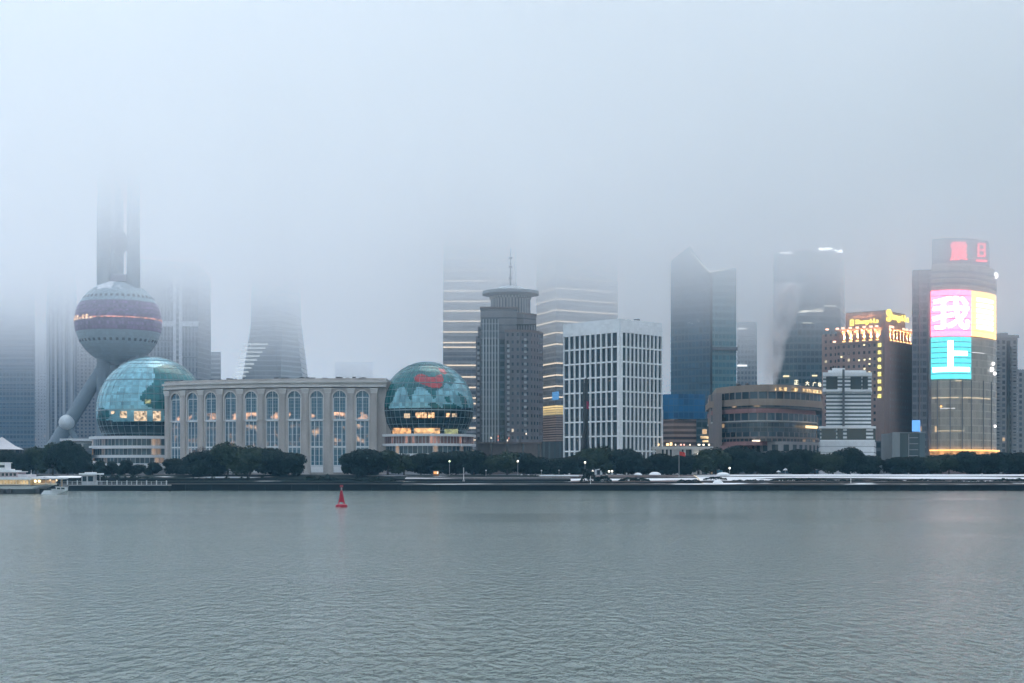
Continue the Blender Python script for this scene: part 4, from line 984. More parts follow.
# ---------------------------------------------------------------- white striped building before the hotel
def striped():
    Y = 580; x = lambda p: X(p, Y); z = lambda p: Z(p, Y)
    t = thing('striped_building', 'white striped building with big dark corner windows and a central groove', 'building', (x(847), Y, G))
    def rbox(m, p0, p1, y0, y1, z0, z1): return m.prism([(X(p0, y0), y0), (X(p1, y0), y0), (X(p1, y1), y1), (X(p0, y1), y1)], z0, z1)
    ST = facade('white_stripes', (.80, .82, .83), (.07, .10, .115), 1.53, 60, (0, 1), (.52, .98), vary=.25)
    W = paint('striped_white', (.78, .80, .81), .6, .12)
    rbox(MB(), 826, 871, Y + 1, Y + 24, z(427.5), z(391.6)).build('striped_body', ST, t)
    m = MB(); rbox(m, 822.5, 872, Y - .6, Y + 25, z(391.6), z(389.6)); rbox(m, 822.5, 872, Y - .6, Y + 25, z(376.2), z(372.4)); m.build('top_ledge', W, t)
    rbox(MB(), 823, 871.5, Y, Y + 24.5, z(389.6), z(376.2)).build('top_block', ST, t)
    m = MB(); rbox(m, 828, 866, Y + 3, Y + 22, z(372.4), z(369.8)); rbox(m, 832, 845, Y + 4, Y + 18, z(369.8), z(367.5)); m.build('roof_storey', W, t)
    for a, b in ((826, 837.3), (850.4, 861.2), (862.4, 867.6)):
        m = MB(); m.box(x(a), x(b), Y - .35, Y + .1, z(389.2), z(376.8)); m.build('corner_window', DKGLASS, t)
    m = MB(); rbox(m, 842.3, 844.6, Y - .8, Y + 1.1, z(470), z(369.5)); m.build('central_groove', paint('groove_grey', (.12, .14, .155), .5), t)
    m = MB(); rbox(m, 818.5, 876, Y - 2.2, Y + 26, z(428.6), z(426.4)); rbox(m, 820, 874.5, Y - 2.0, Y + 26, z(441.4), z(440)); m.build('lower_ledge', W, t)
    rbox(MB(), 820, 875, Y - 1.4, Y + 25.5, z(440), z(428.6)).build('lower_block', ST, t)
    for a, b in ((820.6, 835), (836.6, 842), (846, 865), (872.2, 874.6)):
        m = MB(); m.box(x(a), x(b), Y - 1.75, Y - 1.3, z(439.7), z(428.9)); m.build('corner_window', DKGLASS, t)
    MB().prism([(x(818.5), Y - 3), (x(872), Y - 3), (x(876), Y + 2), (X(876, Y + 25), Y + 25), (X(818.5, Y + 25), Y + 25)], G, z(441.4)).build('base', facade('base_stripes', (.66, .68, .70), (.34, .37, .39), 2.4, 60, (0, 1), (.82, .98)), t)
    m = MB(); m.lathe((x(838), Y + 7), [(1.6, z(369.8)), (1.5, z(368)), (.9, z(366.4)), (.01, z(366))], 16); m.build('roof_dome', DARKM, t, smooth=True)
    m = MB(); m.tube((x(836.2), Y + 5, z(369)), (x(836.2), Y + 5, z(364.8)), .35, k=6); m.build('roof_mast', DARKM, t)
    # snow covered canopy and stair at its right foot
    s = thing('canopy_stair', 'snow topped canopy and stair at the right foot of the striped building', 'stair', (x(880), Y - 12, G))
    yy = Y - 12; xx = lambda p: X(p, yy); zz = lambda p: Z(p, yy)
    m = MB(); m.prism([(xx(866), yy), (xx(886), yy - 2), (xx(888), yy + 8), (xx(864), yy + 8)], zz(461), zz(460), zt=[zz(456.5), zz(461.5), zz(461), zz(455)]); m.build('canopy', SNOW, s)
    m = MB(); m.box(xx(883), xx(888.5), yy - 1, yy + 6, G, zz(461.6)); m.build('stair_block', CONCV, s)
    m = MB(); m.box(xx(868), xx(869), yy + 1, yy + 2, G, zz(461)); m.box(xx(876), xx(877), yy + 1, yy + 2, G, zz(462)); m.build('canopy_posts', STEEL, s)
striped()

# ---------------------------------------------------------------- hotel with glowing crown
def hotel():
    c = Vector((X(884, 700), 700.0)); ul = Vector((X(836, 716) - c.x, 16.0)); Lf = ul.length; ul /= Lf
    ur = Vector((-ul.y, ul.x)); ur = ur if ur.x > 0 else -ur; Rt = 34.0
    a = c + ul * Lf; b = c + ur * Rt; nl = Vector(outn(-ul)); nr = Vector(outn(ur))
    t = thing('hotel_tower', 'brown hotel tower with an orange lit crown and yellow signs on its roof', 'tower', (c.x, c.y, G))
    z = lambda p: Z(p, 700)
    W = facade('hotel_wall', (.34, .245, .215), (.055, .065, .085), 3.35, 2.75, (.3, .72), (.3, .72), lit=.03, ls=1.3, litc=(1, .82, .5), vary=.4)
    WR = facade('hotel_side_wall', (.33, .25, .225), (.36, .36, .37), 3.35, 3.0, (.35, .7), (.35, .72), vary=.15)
    PLN = paint('hotel_granite', (.29, .22, .20), .7, .2, .1)
    d = a + (b - c)
    zc = z(341.5)
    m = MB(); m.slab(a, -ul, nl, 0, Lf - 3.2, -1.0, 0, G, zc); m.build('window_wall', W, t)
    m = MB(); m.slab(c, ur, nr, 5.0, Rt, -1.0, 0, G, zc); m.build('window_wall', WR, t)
    MB().prism([tuple(a + ur * .98), tuple(c + (ul + ur) * .98), tuple(b + ul * .98), tuple(d)], G, z(329)).build('core', PLN, t)
    m = MB(); m.slab(a, -ul, nl, Lf - 3.4, Lf + .5, -1.4, .5, G, z(327)); m.slab(c, ur, nr, -.3, 5.2, -1.4, .45, G, z(326.6)); m.build('corner_pier', PLN, t)
    for q in range(3): pass
    m = MB(); m.slab(a, -ul, nl, -9, -.02, -14, -2.5, G, z(330)); m.build('rear_wing', W, t)
    # crown: recessed wall between fins, washed by real uplights
    FIN = paint('crown_stone', (.42, .31, .26), .7, .15)
    UPL = emit('uplight_lens', (1, .50, .18), 4.0); pink = emit('crown_lantern', (1, .50, .34), 3.2)
    m = MB(); m.slab(a, -ul, nl, -.3, Lf - 3, -.4, .9, zc, zc + .8); m.slab(c, ur, nr, 5.0, Rt + .3, -.4, .9, zc, zc + .8); m.build('crown_ledge', FIN, t)
    zt_ = z(328.5)
    m = MB(); m.slab(a, -ul, nl, -.6, Lf - 3, -.9, .8, zt_, zt_ + .9); m.slab(c, ur, nr, 5.0, Rt + .6, -.9, .8, zt_, zt_ + .9); m.build('crown_cornice', FIN, t)
    def bay(o, u, n, s, w):
        m = MB(); m.slab(o, u, n, s - .55, s + .55, -.9, .25, zc + .8, zt_ - .02); m.build('crown_fin', FIN, t)
        m = MB(); m.slab(o, u, n, s - .75, s + .75, .36, .84, zc + .82, zc + 1.35); m.build('uplight', UPL, t)
        p = o + u * s + n * 1.15
        ld = bpy.data.lights.new('crown_uplight', 'SPOT'); ld.energy = 11000; ld.color = (1, .46, .16); ld.spot_size = R(64); ld.spot_blend = .7; ld.shadow_soft_size = .25
        lo = bpy.data.objects.new('crown_uplight', ld); COL.objects.link(lo); lo.location = Vector((p.x, p.y, zc + 1.3)) - t.location
        lo.rotation_euler = (Vector((-n.x * .22, -n.y * .22, 1.0)) * -1).to_track_quat('Z', 'Y').to_euler(); lo.parent = t
    nl_ = 6
    for i in range(nl_): bay(a, -ul, nl, 4.6 + i * 3.55, 3.5)
    for i in range(7): bay(c, ur, nr, 6.8 + i * 4.0, 4.0)
    def lantern(o, u, n, s, zz, w=1.0):
        m = MB(); m.slab(o, u, n, s - w / 2, s + w / 2, .3, 1.0, zz, zz + .8); m.build('crown_lantern', pink, t)
    for s in (-4.5, 1, 4.2, 8, 11.7, 15.4, 19, 22): lantern(a, -ul, nl, s, zt_ + .95, 1.5)
    for s in (6, 9, 22, 26, 31, 33.5): lantern(c, ur, nr, s, zt_ + .95, 1.5)
    lantern(a, -ul, nl, -.6, zc + .9, 1.4)
    # roof block with the two lit signs
    e = 4.0; A = a - ul * 3.2 - nl * e; C = c - nl * e - nr * 1.5; B = b - ur * 5 - nr * 1.5
    RB = paint('roof_block_brown', (.32, .22, .205), .75, .15, .1)
    ztop = z(309.0)
    MB().prism([tuple(A), tuple(C), tuple(B), tuple(B + (A - C))], z(329), ztop).build('roof_block', RB, t)
    YL = emit('sign_yellow', (1, .72, .10), 2.6); LO = (C - A).length
    uo = (C - A).normalized(); no = Vector(outn(uo)); zs = z(322.6)
    m = MB(); letter(m, 'Shangri-La', wall_at(A + uo * 5.6 + no * .1, uo, no, zs), 12.2, 2.7, .35, .12); m.build('roof_sign', YL, t)
    m = MB(); at = wall_at(A + uo * 2.6 + no * .1, uo, no, zs - .1)
    for x0, x1, y0, y1 in ((0, .7, 0, 3.1), (.7, 2.2, 2.4, 3.1), (.7, 2.2, 0, .7), (1.6, 2.2, .7, 2.4), (.95, 1.35, 1.2, 1.9)): m.face([at(x, y, .4) for x, y in ((x0, y0), (x1, y0), (x1, y1), (x0, y1))])
    m.build('sign_emblem', YL, t)
    u2 = (B - C).normalized(); n2 = Vector(outn(u2)); zs2 = z(318.2)
    m = MB(); letter(m, 'S', wall_at(C + u2 * 1.8 + n2 * .1, u2, n2, zs2 - .6), 5.0, 5.6, .4, .30); letter(m, 'hangri-La', wall_at(C + u2 * 7.2 + n2 * .1, u2, n2, zs2 - .2), 21, 3.9, .4, .22); m.build('roof_sign', YL, t)
    # vertical sign
    YV = emit('vertical_sign', (1, .86, .25), 2.0); w = 1.95
    for i, ch in enumerate('浦东香格里拉酒店'):
        py = 345 + i * 7.28; s = Lf - 3.1
        m = MB(); letter(m, ch, wall_at(a - ul * s + nl * .55, -ul, nl, Z(py, 701) - w / 2), w, w, .25, .02); m.build('sign_character', YV, t)
    LWM = emit('hotel_room_light', (1, .85, .5), 1.6)
    for s, py in ((3, 356), (12.5, 360.2), (15.2, 345.2), (15.4, 360), (15.4, 369), (18, 364.5), (18.2, 359.5)):
        m = MB(); m.slab(a, -ul, nl, s - .5, s + .4, .02, .2, Z(py, 708) - .4, Z(py, 708) + .4); m.build('lit_room', LWM, t)
hotel()
quad_tower('low_block', 'low grey blue wing at the foot of the brown hotel', 'building', front(868, 900, 650, 20), Z(441, 650), facade('low_wing', (.13, .16, .18), (.06, .09, .105), 4, 3, (.1, .9), (.3, .9)))
def corner_block():
    Y = 618; x = lambda p: X(p, Y); z = lambda p: Z(p, Y)
    t = thing('glass_block', 'small dark glass block with pale left pier before the screen tower', 'building', (x(908), Y, G))
    MB().box(x(892), x(899.5), Y - .5, Y + 18, G, z(433)).build('pale_pier', paint('pale_pier', (.33, .37, .38), .7), t)
    MB().box(x(899.5), x(925), Y + .2, Y + 18, G, z(433)).build('glass_front', facade('block_glass', (.12, .17, .19), (.025, .06, .075), 60, 12.5, (.02, .7), (0, 1), vary=.2), t)
    m = MB(); m.box(x(908), x(908.9), Y - .3, Y + .3, G, z(433.6)); m.box(x(892), x(925), Y - .4, Y + .4, z(432.9), z(432.2)); m.build('pale_fins', CONCV, t)
    for y in (438, 444, 450, 456): m = MB(); m.box(x(909.4), x(918), Y - .05, Y + .25, z(y), z(y - .7)); m.build('floor_line', CONCV, t)
    s = thing('blue_lit_sign', 'glowing pale blue panel standing above the small dark glass block', 'sign', (x(916), Y + 6, z(433)))
    yy = Y + 6; m = MB(); m.box(X(912, yy), X(920, yy), yy - .2, yy + .2, Z(431.5, yy), Z(420.2, yy)); m.build('lit_panel', emit('sign_blue', (.14, .42, .95), 1.2), s)
    m = MB(); m.box(X(919, yy), X(920.5, yy), yy - .2, yy + .2, Z(440, yy), Z(431.6, yy)); m.build('lit_strip', emit('sign_blue2', (.25, .55, .95), 1.0), s)
    m = MB(); m.box(X(913, yy), X(914, yy), yy + .22, yy + .6, Z(434, yy), Z(421, yy)); m.build('sign_post', DARKM, s)
corner_block()

# ---------------------------------------------------------------- screen tower
def screen_tower():
    x = X
    t = thing('screen_tower', 'tall rounded tower with pink, yellow and teal screen panels and red roof characters', 'tower', (X(962, 700), 700, G))
    arcp = [(931, 702), (940, 698.5), (950, 697), (960, 697), (970, 699), (979, 703), (987, 708.5), (993, 715), (996.5, 724)]
    P = [Vector((X(px, y), y)) for px, y in arcp]
    z = lambda p: Z(p, 699)
    GL = facade('champagne_glass', (.50, .45, .37), (.43, .39, .32), 3.6, 1.9, (.06, .96), (.12, .95), vary=.16, lit=.004, ls=.7, grough=.25)
    BK = [(X(996, 745), 745), (X(935, 745), 745)]
    pl = [tuple(p) for p in P] + BK
    MB().prism(pl, G, z(263.5)).build('curved_front', GL, t)
    SL = facade('grey_slab', (.17, .18, .20), (.09, .105, .13), 3.6, 2.4, (.12, .9), (.3, .95), lit=.004, ls=.7)
    MB().prism([(X(912, 704), 704), (X(931.5, 703), 703), (X(931.5, 742), 742), (X(912, 742), 742)], G, z(268)).build('side_slab', SL, t)
    m = MB(); m.box(X(919, 703), X(920.2, 703), 702.6, 703.9, G, z(270)); m.box(X(927.8, 703), X(931.4, 703), 701.9, 703.2, G, z(270)); m.build('slab_piers', paint('slab_pier', (.22, .20, .20), .7), t)
    for y in (275, 306):
        m = MB(); m.prism([(X(911.6, 703.6), 703.6), (X(930, 702.6), 702.6), (X(930, 742.2), 742.2), (X(911.6, 742.2), 742.2)], z(y + 1.8), z(y)); m.build('plant_storey', paint('plant_dark', (.09, .10, .12), .6), t)
    for y, h in ((271, 2.0), (277.5, 1.2), (282.5, 2.2)):
        MB().prism([tuple(p) for p in off_line(P, .35)] + BK, z(y + h), z(y)).build('dark_storey', paint('plant_storey_grey', (.12, .125, .14), .6), t)
    cr = [Vector((X(px, y), y)) for px, y in ((931.5, 708), (945, 704), (960, 704), (975, 707), (988, 714), (990, 724))]
    MB().prism([tuple(p) for p in cr] + [(X(989, 740), 740), (X(932, 740), 740)], z(263.5), z(236)).build('crown', SL, t)
    # helper along the curved front
    seg = [(P[i], P[i + 1], (P[i + 1] - P[i]).length) for i in range(len(P) - 1)]; tot = sum(s[2] for s in seg)
    def cp(s, d):
        for A, B, L in seg:
            if s <= L or (A, B, L) == seg[-1]:
                u = (B - A) / L; n = Vector(outn(u)); q = A + u * s + n * d; return q
            s -= L
    def s_of(px):
        s = 0
        for A, B, L in seg:
            pa, pb = 512 + F * A.x / A.y, 512 + F * B.x / B.y
            if px <= pb: return s + L * (px - pa) / (pb - pa)
            s += L
        return tot
    def panel(nm, px0, px1, y0, y1, mat, d0=.15, d1=.55, rows=8):
        s0, s1 = s_of(px0), s_of(px1); K = max(3, int((s1 - s0) / 1.0)); h = (z(y0) - z(y1)) / rows; m = MB()
        for r_ in range(rows):
            za, zb = z(y1) + h * r_, z(y1) + h * (r_ + 1) - .30
            fr = [cp(s0 + (s1 - s0) * i / K, d1) for i in range(K + 1)]; bk = [cp(s0 + (s1 - s0) * i / K, d0) for i in range(K + 1)]
            for i in range(K):
                m.face([(*fr[i], za), (*fr[i + 1], za), (*fr[i + 1], zb), (*fr[i], zb)]); m.face([(*fr[i], zb), (*fr[i + 1], zb), (*bk[i + 1], zb), (*bk[i], zb)]); m.face([(*bk[i], za), (*bk[i + 1], za), (*fr[i + 1], za), (*fr[i], za)])
            m.face([(*bk[0], za), (*fr[0], za), (*fr[0], zb), (*bk[0], zb)]); m.face([(*fr[-1], za), (*bk[-1], za), (*bk[-1], zb), (*fr[-1], zb)])
        return m.build(nm, mat, t)
    pink = panel('screen_panel', 931.4, 970.3, 290, 336, emit('screen_pink', (1, .11, .23), 6.5)); yel = panel('screen_panel', 970.6, 995, 290, 336, emit('screen_yellow', (1, .57, .19), 3)); teal = panel('screen_panel', 931.4, 970.3, 336.6, 379, emit('screen_teal', (.08, .52, .60), 2.1))
    WH = emit('screen_white', (1, .98, .97), 8)
    def glyph(ch, px0, px1, y0, y1, par, bold, rows=8, ya=290, yb=336):
        s0 = s_of(px0); w = s_of(px1) - s0; z0 = z(y1); h = z(y0) - z(y1)
        m = MB(); letter(m, ch, lambda a, zz, d: (*cp(s0 + a, .56 + d), z0 + zz), w, h, .12, bold, .8); m.build('screen_character', WH, par)
        hh = (z(ya) - z(yb)) / rows
        m = MB()
        for r_ in range(1, rows):
            zz = z(yb) + hh * r_ - .30
            A = [cp(s_of(px0 - 1.5) + (w + 1.8) * i / 6, .76) for i in range(7)]; B = [cp(s_of(px0 - 1.5) + (w + 1.8) * i / 6, .56) for i in range(7)]
            for i in range(6):
                m.face([(*A[i], zz), (*A[i + 1], zz), (*A[i + 1], zz + .30), (*A[i], zz + .30)]); m.face([(*A[i], zz + .3), (*A[i + 1], zz + .3), (*B[i + 1], zz + .3), (*B[i], zz + .3)])
        m.build('row_gap', paint('row_gap_grey', (.16, .15, .17), .6), par)
    glyph('我', 933.5, 968, 297.5, 329, pink, .30); glyph('上', 934, 968, 342, 371, teal, .42, ya=336.6, yb=379)
    m = MB()
    for r_ in range(6):                                          # white bars on the yellow panel
        zt_ = z(296.9 + r_ * 5.5); zb_ = zt_ - 1.95; s0, s1 = s_of(975.5), s_of(992)
        A = [cp(s0 + (s1 - s0) * i / 8, .6) for i in range(9)]
        for i in range(8): m.face([(*A[i], zb_), (*A[i + 1], zb_), (*A[i + 1], zt_), (*A[i], zt_)])
    m.build('screen_character', emit('screen_white_soft', (1, .98, .97), 3), yel)
    RD = emit('red_characters', (1, .05, .08), 4.5)
    for ch, a, b in (('震', 949.5, 967), ('旦', 975.5, 988)):
        A, B = (cr[2], cr[3]) if a < 960 else (cr[3], cr[4])
        yy = 703.2 if a < 960 else 706
        w = (b - a) / F * yy; u = Vector((1, .0)) if a < 960 else Vector((.94, .33)).normalized(); n = Vector(outn(u))
        m = MB(); letter(m, ch, wall_at((X(a, yy), yy - .6), u, n, z(259.5)), w, z(241) - z(259.5), .5, .12); m.build('roof_character', RD, t)
    LN = emit('floor_line_light', (1, .80, .55), .8); LNW = emit('floor_line_white', (.95, .95, 1), .9)
    for px0, px1, y, mt, h in ((932, 990, 397.8, LN, .5), (972, 984, 352.3, LNW, .35), (955, 962, 381, LN, .5), (936, 964, 431, LN, .3), (940, 955, 408.5, LNW, .3)):
        s0, s1 = s_of(px0), s_of(px1); m = MB(); A = [cp(s0 + (s1 - s0) * i / 10, .25) for i in range(11)]; B = [cp(s0 + (s1 - s0) * i / 10, .05) for i in range(11)]
        for i in range(10): m.prism([tuple(A[i]), tuple(A[i + 1]), tuple(B[i + 1]), tuple(B[i])], z(y + h), z(y - h))
        m.build('floor_line_light', mt, t)
    for px in (937.5, 950, 962, 971, 983, 991):
        s = s_of(px); q = cp(s, .2); r_ = cp(s, -.3); m = MB(); m.tube((q.x, q.y, G), (q.x, q.y, z(380)), .28, k=6); m.build('vertical_rib', paint('rib_grey', (.22, .23, .23), .5), t)
    OR = emit('orange_eave_light', (1, .50, .16), 2.2); OW = emit('orange_windows', (1, .46, .16), 1.1, .6, .3)
    o1 = [tuple(p) for p in off_line(P, 1.6)]; bk = [(X(994, 740), 740), (X(934, 740), 740)]
    MB().prism([tuple(p) for p in off_line(P, 1.2)] + bk, G, z(455)).build('base', paint('base_brown', (.25, .18, .17), .7), t)
    MB().prism([tuple(p) for p in off_line(P, .9)] + bk, z(454.8), z(451.2)).build('lit_lobby_windows', OW, t)
    MB().prism(o1 + bk, z(451), z(449.6)).build('orange_eave', OR, t)
    MB().prism(o1 + bk, z(456), z(454.9)).build('base_ledge', paint('base_ledge', (.35, .22, .16), .7), t)
    for px, py, mt, h in ((992.5, 361.5, LNW, .9), (991, 367.5, LNW, 1.2), (994, 371, LNW, .9), (994.4, 425, LNW, .7), (941, 406.5, OR, .5), (994.6, 270, LNW, 1.8)):
        q = cp(s_of(px), .3); m = MB(); m.ball((q.x, q.y, z(py)), h, 10, 6); m.build('spot_lamp', emit('spot_lamp_white', (1, .95, .95), 3.0) if mt is LNW else mt, t)
def off_line(pts, d):
    out = []
    for i, q in enumerate(pts):
        a = pts[max(i - 1, 0)]; b = pts[min(i + 1, len(pts) - 1)]; u, _ = unit(a, b); n = outn(u)
        out.append(Vector((q.x + n[0] * d, q.y + n[1] * d)))
    return out
screen_tower()
# apartment towers at the right edge
Y = 770; BALC = facade('balcony_wall', (.34, .35, .36), (.10, .13, .155), 3.1, 3.0, (.3, .8), (.3, .9), vary=.4, lit=.004, ls=.6)
t = quad_tower('apartment_tower', 'grey apartment tower stacked with balconies right of the screen tower', 'tower', front(995, 1017.5, Y, 24), Z(338, Y), BALC)
m = MB(); m.box(X(1000, Y), X(1018.5, Y), Y - .8, Y + 24, Z(338, Y), Z(335, Y)); m.box(X(1003, Y), X(1010, Y), Y + 3, Y + 14, Z(335, Y), Z(332, Y)); m.build('roof_cap', CONCV, t)
for k_, (a, b) in enumerate(((996, 1001), (1010.5, 1016))):
    for i in range(40):
        zz = 9 + i * 1.0 * 1.72
        if zz > Z(346, Y): break
        m = MB(); m.box(X(a, Y), X(b, Y), Y - 1.5, Y - .02, zz, zz + .75); m.build('balcony', CONCV, t)
m = MB(); m.box(X(1006.5, Y), X(1009.6, Y), Y - .6, Y + .2, G, Z(341, Y)); m.build('window_strip', DKGLASS, t)
t = quad_tower('apartment_tower', 'lower grey apartment tower cut by the right picture edge', 'tower', front(1017.6, 1040, 800, 24), Z(372, 800), BALC)
m = MB(); m.box(X(1018, 800), X(1030, 800), 803, 815, Z(372, 800), Z(369, 800)); m.build('roof_cap', CONCV, t)
quad_tower('office_tower', 'hazy block filling the gap between the hotel and the screen tower', 'tower', front(900, 915, 860, 25), Z(372, 860), HZ2)

# ================================================================ RIVERSIDE: trees, hedges, wharf, boats, lamps
def tree_mesh(seed, w, h, nl, fol):
    """a crown of leaf sprays in uneven lobes on a forked trunk; base at the origin"""
    r = random.Random(seed); tr = MB(); cr = MB()
    tr.tube((0, 0, -.4), (.1, 0, h * .34), .26, .18, 7); lobes = []
    for i in range(nl):
        a = 2.4 * i + r.uniform(-.5, .5); rad = w * .5 * (0 if i == 0 else r.uniform(.30, .66)); zz = h * (r.uniform(.70, .80) if i == 0 else r.uniform(.22, .74))
        q = Vector((rad * math.cos(a), rad * math.sin(a), zz)); lobes.append((q, w * r.uniform(.20, .30), h * r.uniform(.17, .25)))
        tr.tube((.1, 0, h * r.uniform(.2, .33)), q, .12, .04, 5, cap=False)
    for q, lr, lh in lobes:
        for j in range(int(330 * lr * lr / 2.2)):
            d = Vector((r.gauss(0, 1), r.gauss(0, 1), r.gauss(0, 1))).normalized(); k = r.uniform(.40, 1.3) ** .6
            c = q + Vector((d.x * lr, d.y * lr, d.z * lh)) * k
            n = (d + Vector((r.uniform(-.7, .7), r.uniform(-.7, .7), r.uniform(-.2, .9)))).normalized()
            e1 = n.orthogonal().normalized(); e2 = n.cross(e1); a = r.uniform(0, 6.28); e1, e2 = e1 * math.cos(a) + e2 * math.sin(a), e2 * math.cos(a) - e1 * math.sin(a)
            s = r.uniform(.20, .56); cr.face([c - e1 * s, c - e2 * s * .55, c + e1 * s, c + e2 * s * .55 + n * .08])
    return tr, cr
def make_tree(i, w, h, nl, fol):
    t = thing('broadleaf_tree', 'tree', 'tree'); tr, cr = tree_mesh(100 + i, w, h, nl, fol)
    tr.build('trunk', BARK, t, merge=False); cr.build('crown', FOL[fol], t); t['w'] = w; t['h'] = h
    return t
KINDS = [make_tree(0, 10, 9, 13, 0), make_tree(1, 11, 8.6, 14, 0), make_tree(2, 9, 9.4, 12, 1), make_tree(3, 12, 9, 15, 0), make_tree(4, 8, 8, 11, 0)]
used = set()
TG = 'trees along the far bank'
TREES = [  # px centre, py top, px width, distance, label
    (3, 452, 22, 522, 'dark tree cut by the left picture edge behind the ferry'), (20, 455, 24, 520, 'dark low tree behind the ferry roof below the pale tent roof'),
    (36, 452, 24, 524, 'dark tree behind the bow of the ferry'), (53, 449, 26, 526, 'dark tree below the foot of the slanted tower leg'), (68, 446, 26, 522, 'tallest dark tree left of the kiosk on the wharf'), (80, 455, 20, 520, 'dark tree just behind the white wharf kiosk, left side'),
    (100, 463, 13, 516, 'small round clipped tree, first below the left globe base'), (112, 464, 13, 516, 'small round clipped tree, second below the left globe base'), (125, 463.5, 13, 516, 'small round clipped tree, third below the left globe base'), (138, 465, 13, 516, 'small round clipped tree, fourth below the left globe base'), (153, 465, 14, 516, 'small round clipped tree, fifth below the left globe base'),
    (176, 462, 20, 520, 'low tree at the left corner of the arched hall'), (190, 459, 24, 514, 'tree before the second arched window, left side of the big clump'), (207, 455, 32, 512, 'tree before the third arched window in the big clump'), (228, 450, 36, 512, 'tall tree before the fourth arched window in the big clump'), (250, 452, 32, 510, 'tree before the fifth arched window in the big clump'), (271, 450, 34, 512, 'tall tree before the sixth arched window in the big clump'), (289, 458, 26, 511, 'rounded tree ending the big clump, before the seventh arched window'),
    (353, 457, 22, 514, 'tree left of the tallest one before the last arched window'), (369, 451, 32, 512, 'tallest tree before the last arched window by the red globe'), (388, 455, 28, 514, 'tree at the left end of the red globe base'),
    (404, 458, 26, 520, 'tree under the left part of the red globe'), (421, 457, 28, 522, 'tree under the middle of the red globe, left one'), (438, 455.5, 28, 520, 'tree under the middle of the red globe, right one'), (456, 457, 28, 522, 'tree under the right part of the red globe'),
    (474, 457, 26, 520, 'tree between the red globe and the rotunda tower'), (490, 456, 28, 522, 'tree before the pale ribs of the rotunda tower'), (507, 457, 28, 520, 'tree before the middle of the rotunda tower podium'), (524, 456, 28, 522, 'tree before the right end of the rotunda tower podium'), (541, 459, 24, 520, 'tree before the left half of the low dark annex'), (555, 460, 24, 524, 'tree before the right half of the low dark annex'),
    (571, 458, 26, 518, 'tree at the left corner of the white grid building'), (588, 455, 28, 522, 'tree at the foot of the piling rig'), (605, 453, 32, 524, 'tall tree right of the piling rig'), (625, 455, 32, 522, 'tree below the corner of the white grid building'), (640, 459, 24, 520, 'tree at the left end of the colonnade'),
    (661, 457, 24, 526, 'tree before the pale columns of the colonnade'), (680, 456, 28, 522, 'tree behind the tall flag pole'), (698, 457, 26, 522, 'tree at the right end of the colonnade'),
    (716, 450, 32, 520, 'tall tree at the left end of the curved mall'), (738, 449, 34, 522, 'tallest tree before the pink floors of the curved mall'), (757, 453, 28, 520, 'tree before the middle of the curved mall'), (773, 456, 22, 522, 'tree left of the gap before the curved mall'),
    (797, 456, 26, 520, 'tree right of the gap before the curved mall'), (815, 457, 26, 522, 'tree before the right end of the curved mall'), (833, 456, 26, 520, 'tree before the left half of the striped building'), (850, 454.5, 26, 522, 'tree before the right half of the striped building'), (867, 458, 24, 520, 'tree before the snow topped canopy'),
    (899, 459, 26, 520, 'tree before the small dark glass block, left one'), (914, 458, 26, 522, 'tree before the small dark glass block, right one'), (931, 458, 26, 520, 'tree at the left end of the orange lit eave'), (949, 456, 28, 522, 'tree below the left half of the orange eave'), (967, 455, 28, 520, 'tree below the middle of the orange eave'), (985, 457, 28, 522, 'tree below the right end of the orange eave'), (1003, 458, 26, 520, 'tree before the balcony tower'), (1020, 457, 28, 522, 'tree cut by the right picture edge')]
for i, (px, py, w, Y, lb) in enumerate(TREES):
    k = 4 if w < 15 else (i * 7 + i // 3) % 4
    src = KINDS[k]
    if k in used: o = copy_tree(src)
    else: used.add(k); o = src
    g = G if Y > 513 else G - .6
    H = (Z(py, Y) - g) * rnd.uniform(.88, 1.16); W = w * 1.2 / F * Y
    o.location = (X(px, Y), Y, g); o.rotation_euler = (0, 0, rnd.uniform(0, 6.28)); o.scale = (W / src['w'], W / src['w'], H / (src['h'] * .84))
    tag(o, lb, 'tree', TG)
for k in range(5):
    if k not in used: 
        for c in list(KINDS[k].children): bpy.data.objects.remove(c)
        bpy.data.objects.remove(KINDS[k])
def bare_tree(px, py, Y, label):
    r = random.Random(5); t = thing('bare_tree', label, 'tree', (X(px, Y), Y, G)); m = MB(); H = Z(py, Y) - G
    def grow(p, d, L, rad, n):
        q = p + d * L; m.tube(p, q, rad, rad * .65, 5, cap=False)
        if n:
            for i in range(3 if n > 1 else 4): grow(q, (d + Vector((r.gauss(0, .45), r.gauss(0, .45), r.uniform(0, .35)))).normalized(), L * .68, rad * .6, n - 1)
    base = Vector((X(px, Y), Y, G - .3)); grow(base, Vector((0, 0, 1)), H * .36, .2, 5)
    m.build('branches', paint('bare_twigs', (.13, .085, .07), .9, .2, 1), t)
bare_tree(205, 445, 516, 'bare brown winter tree rising above the big clump before the third arched window')
bare_tree(219, 449, 517, 'second bare brown tree right of the first, half hidden by the big clump')
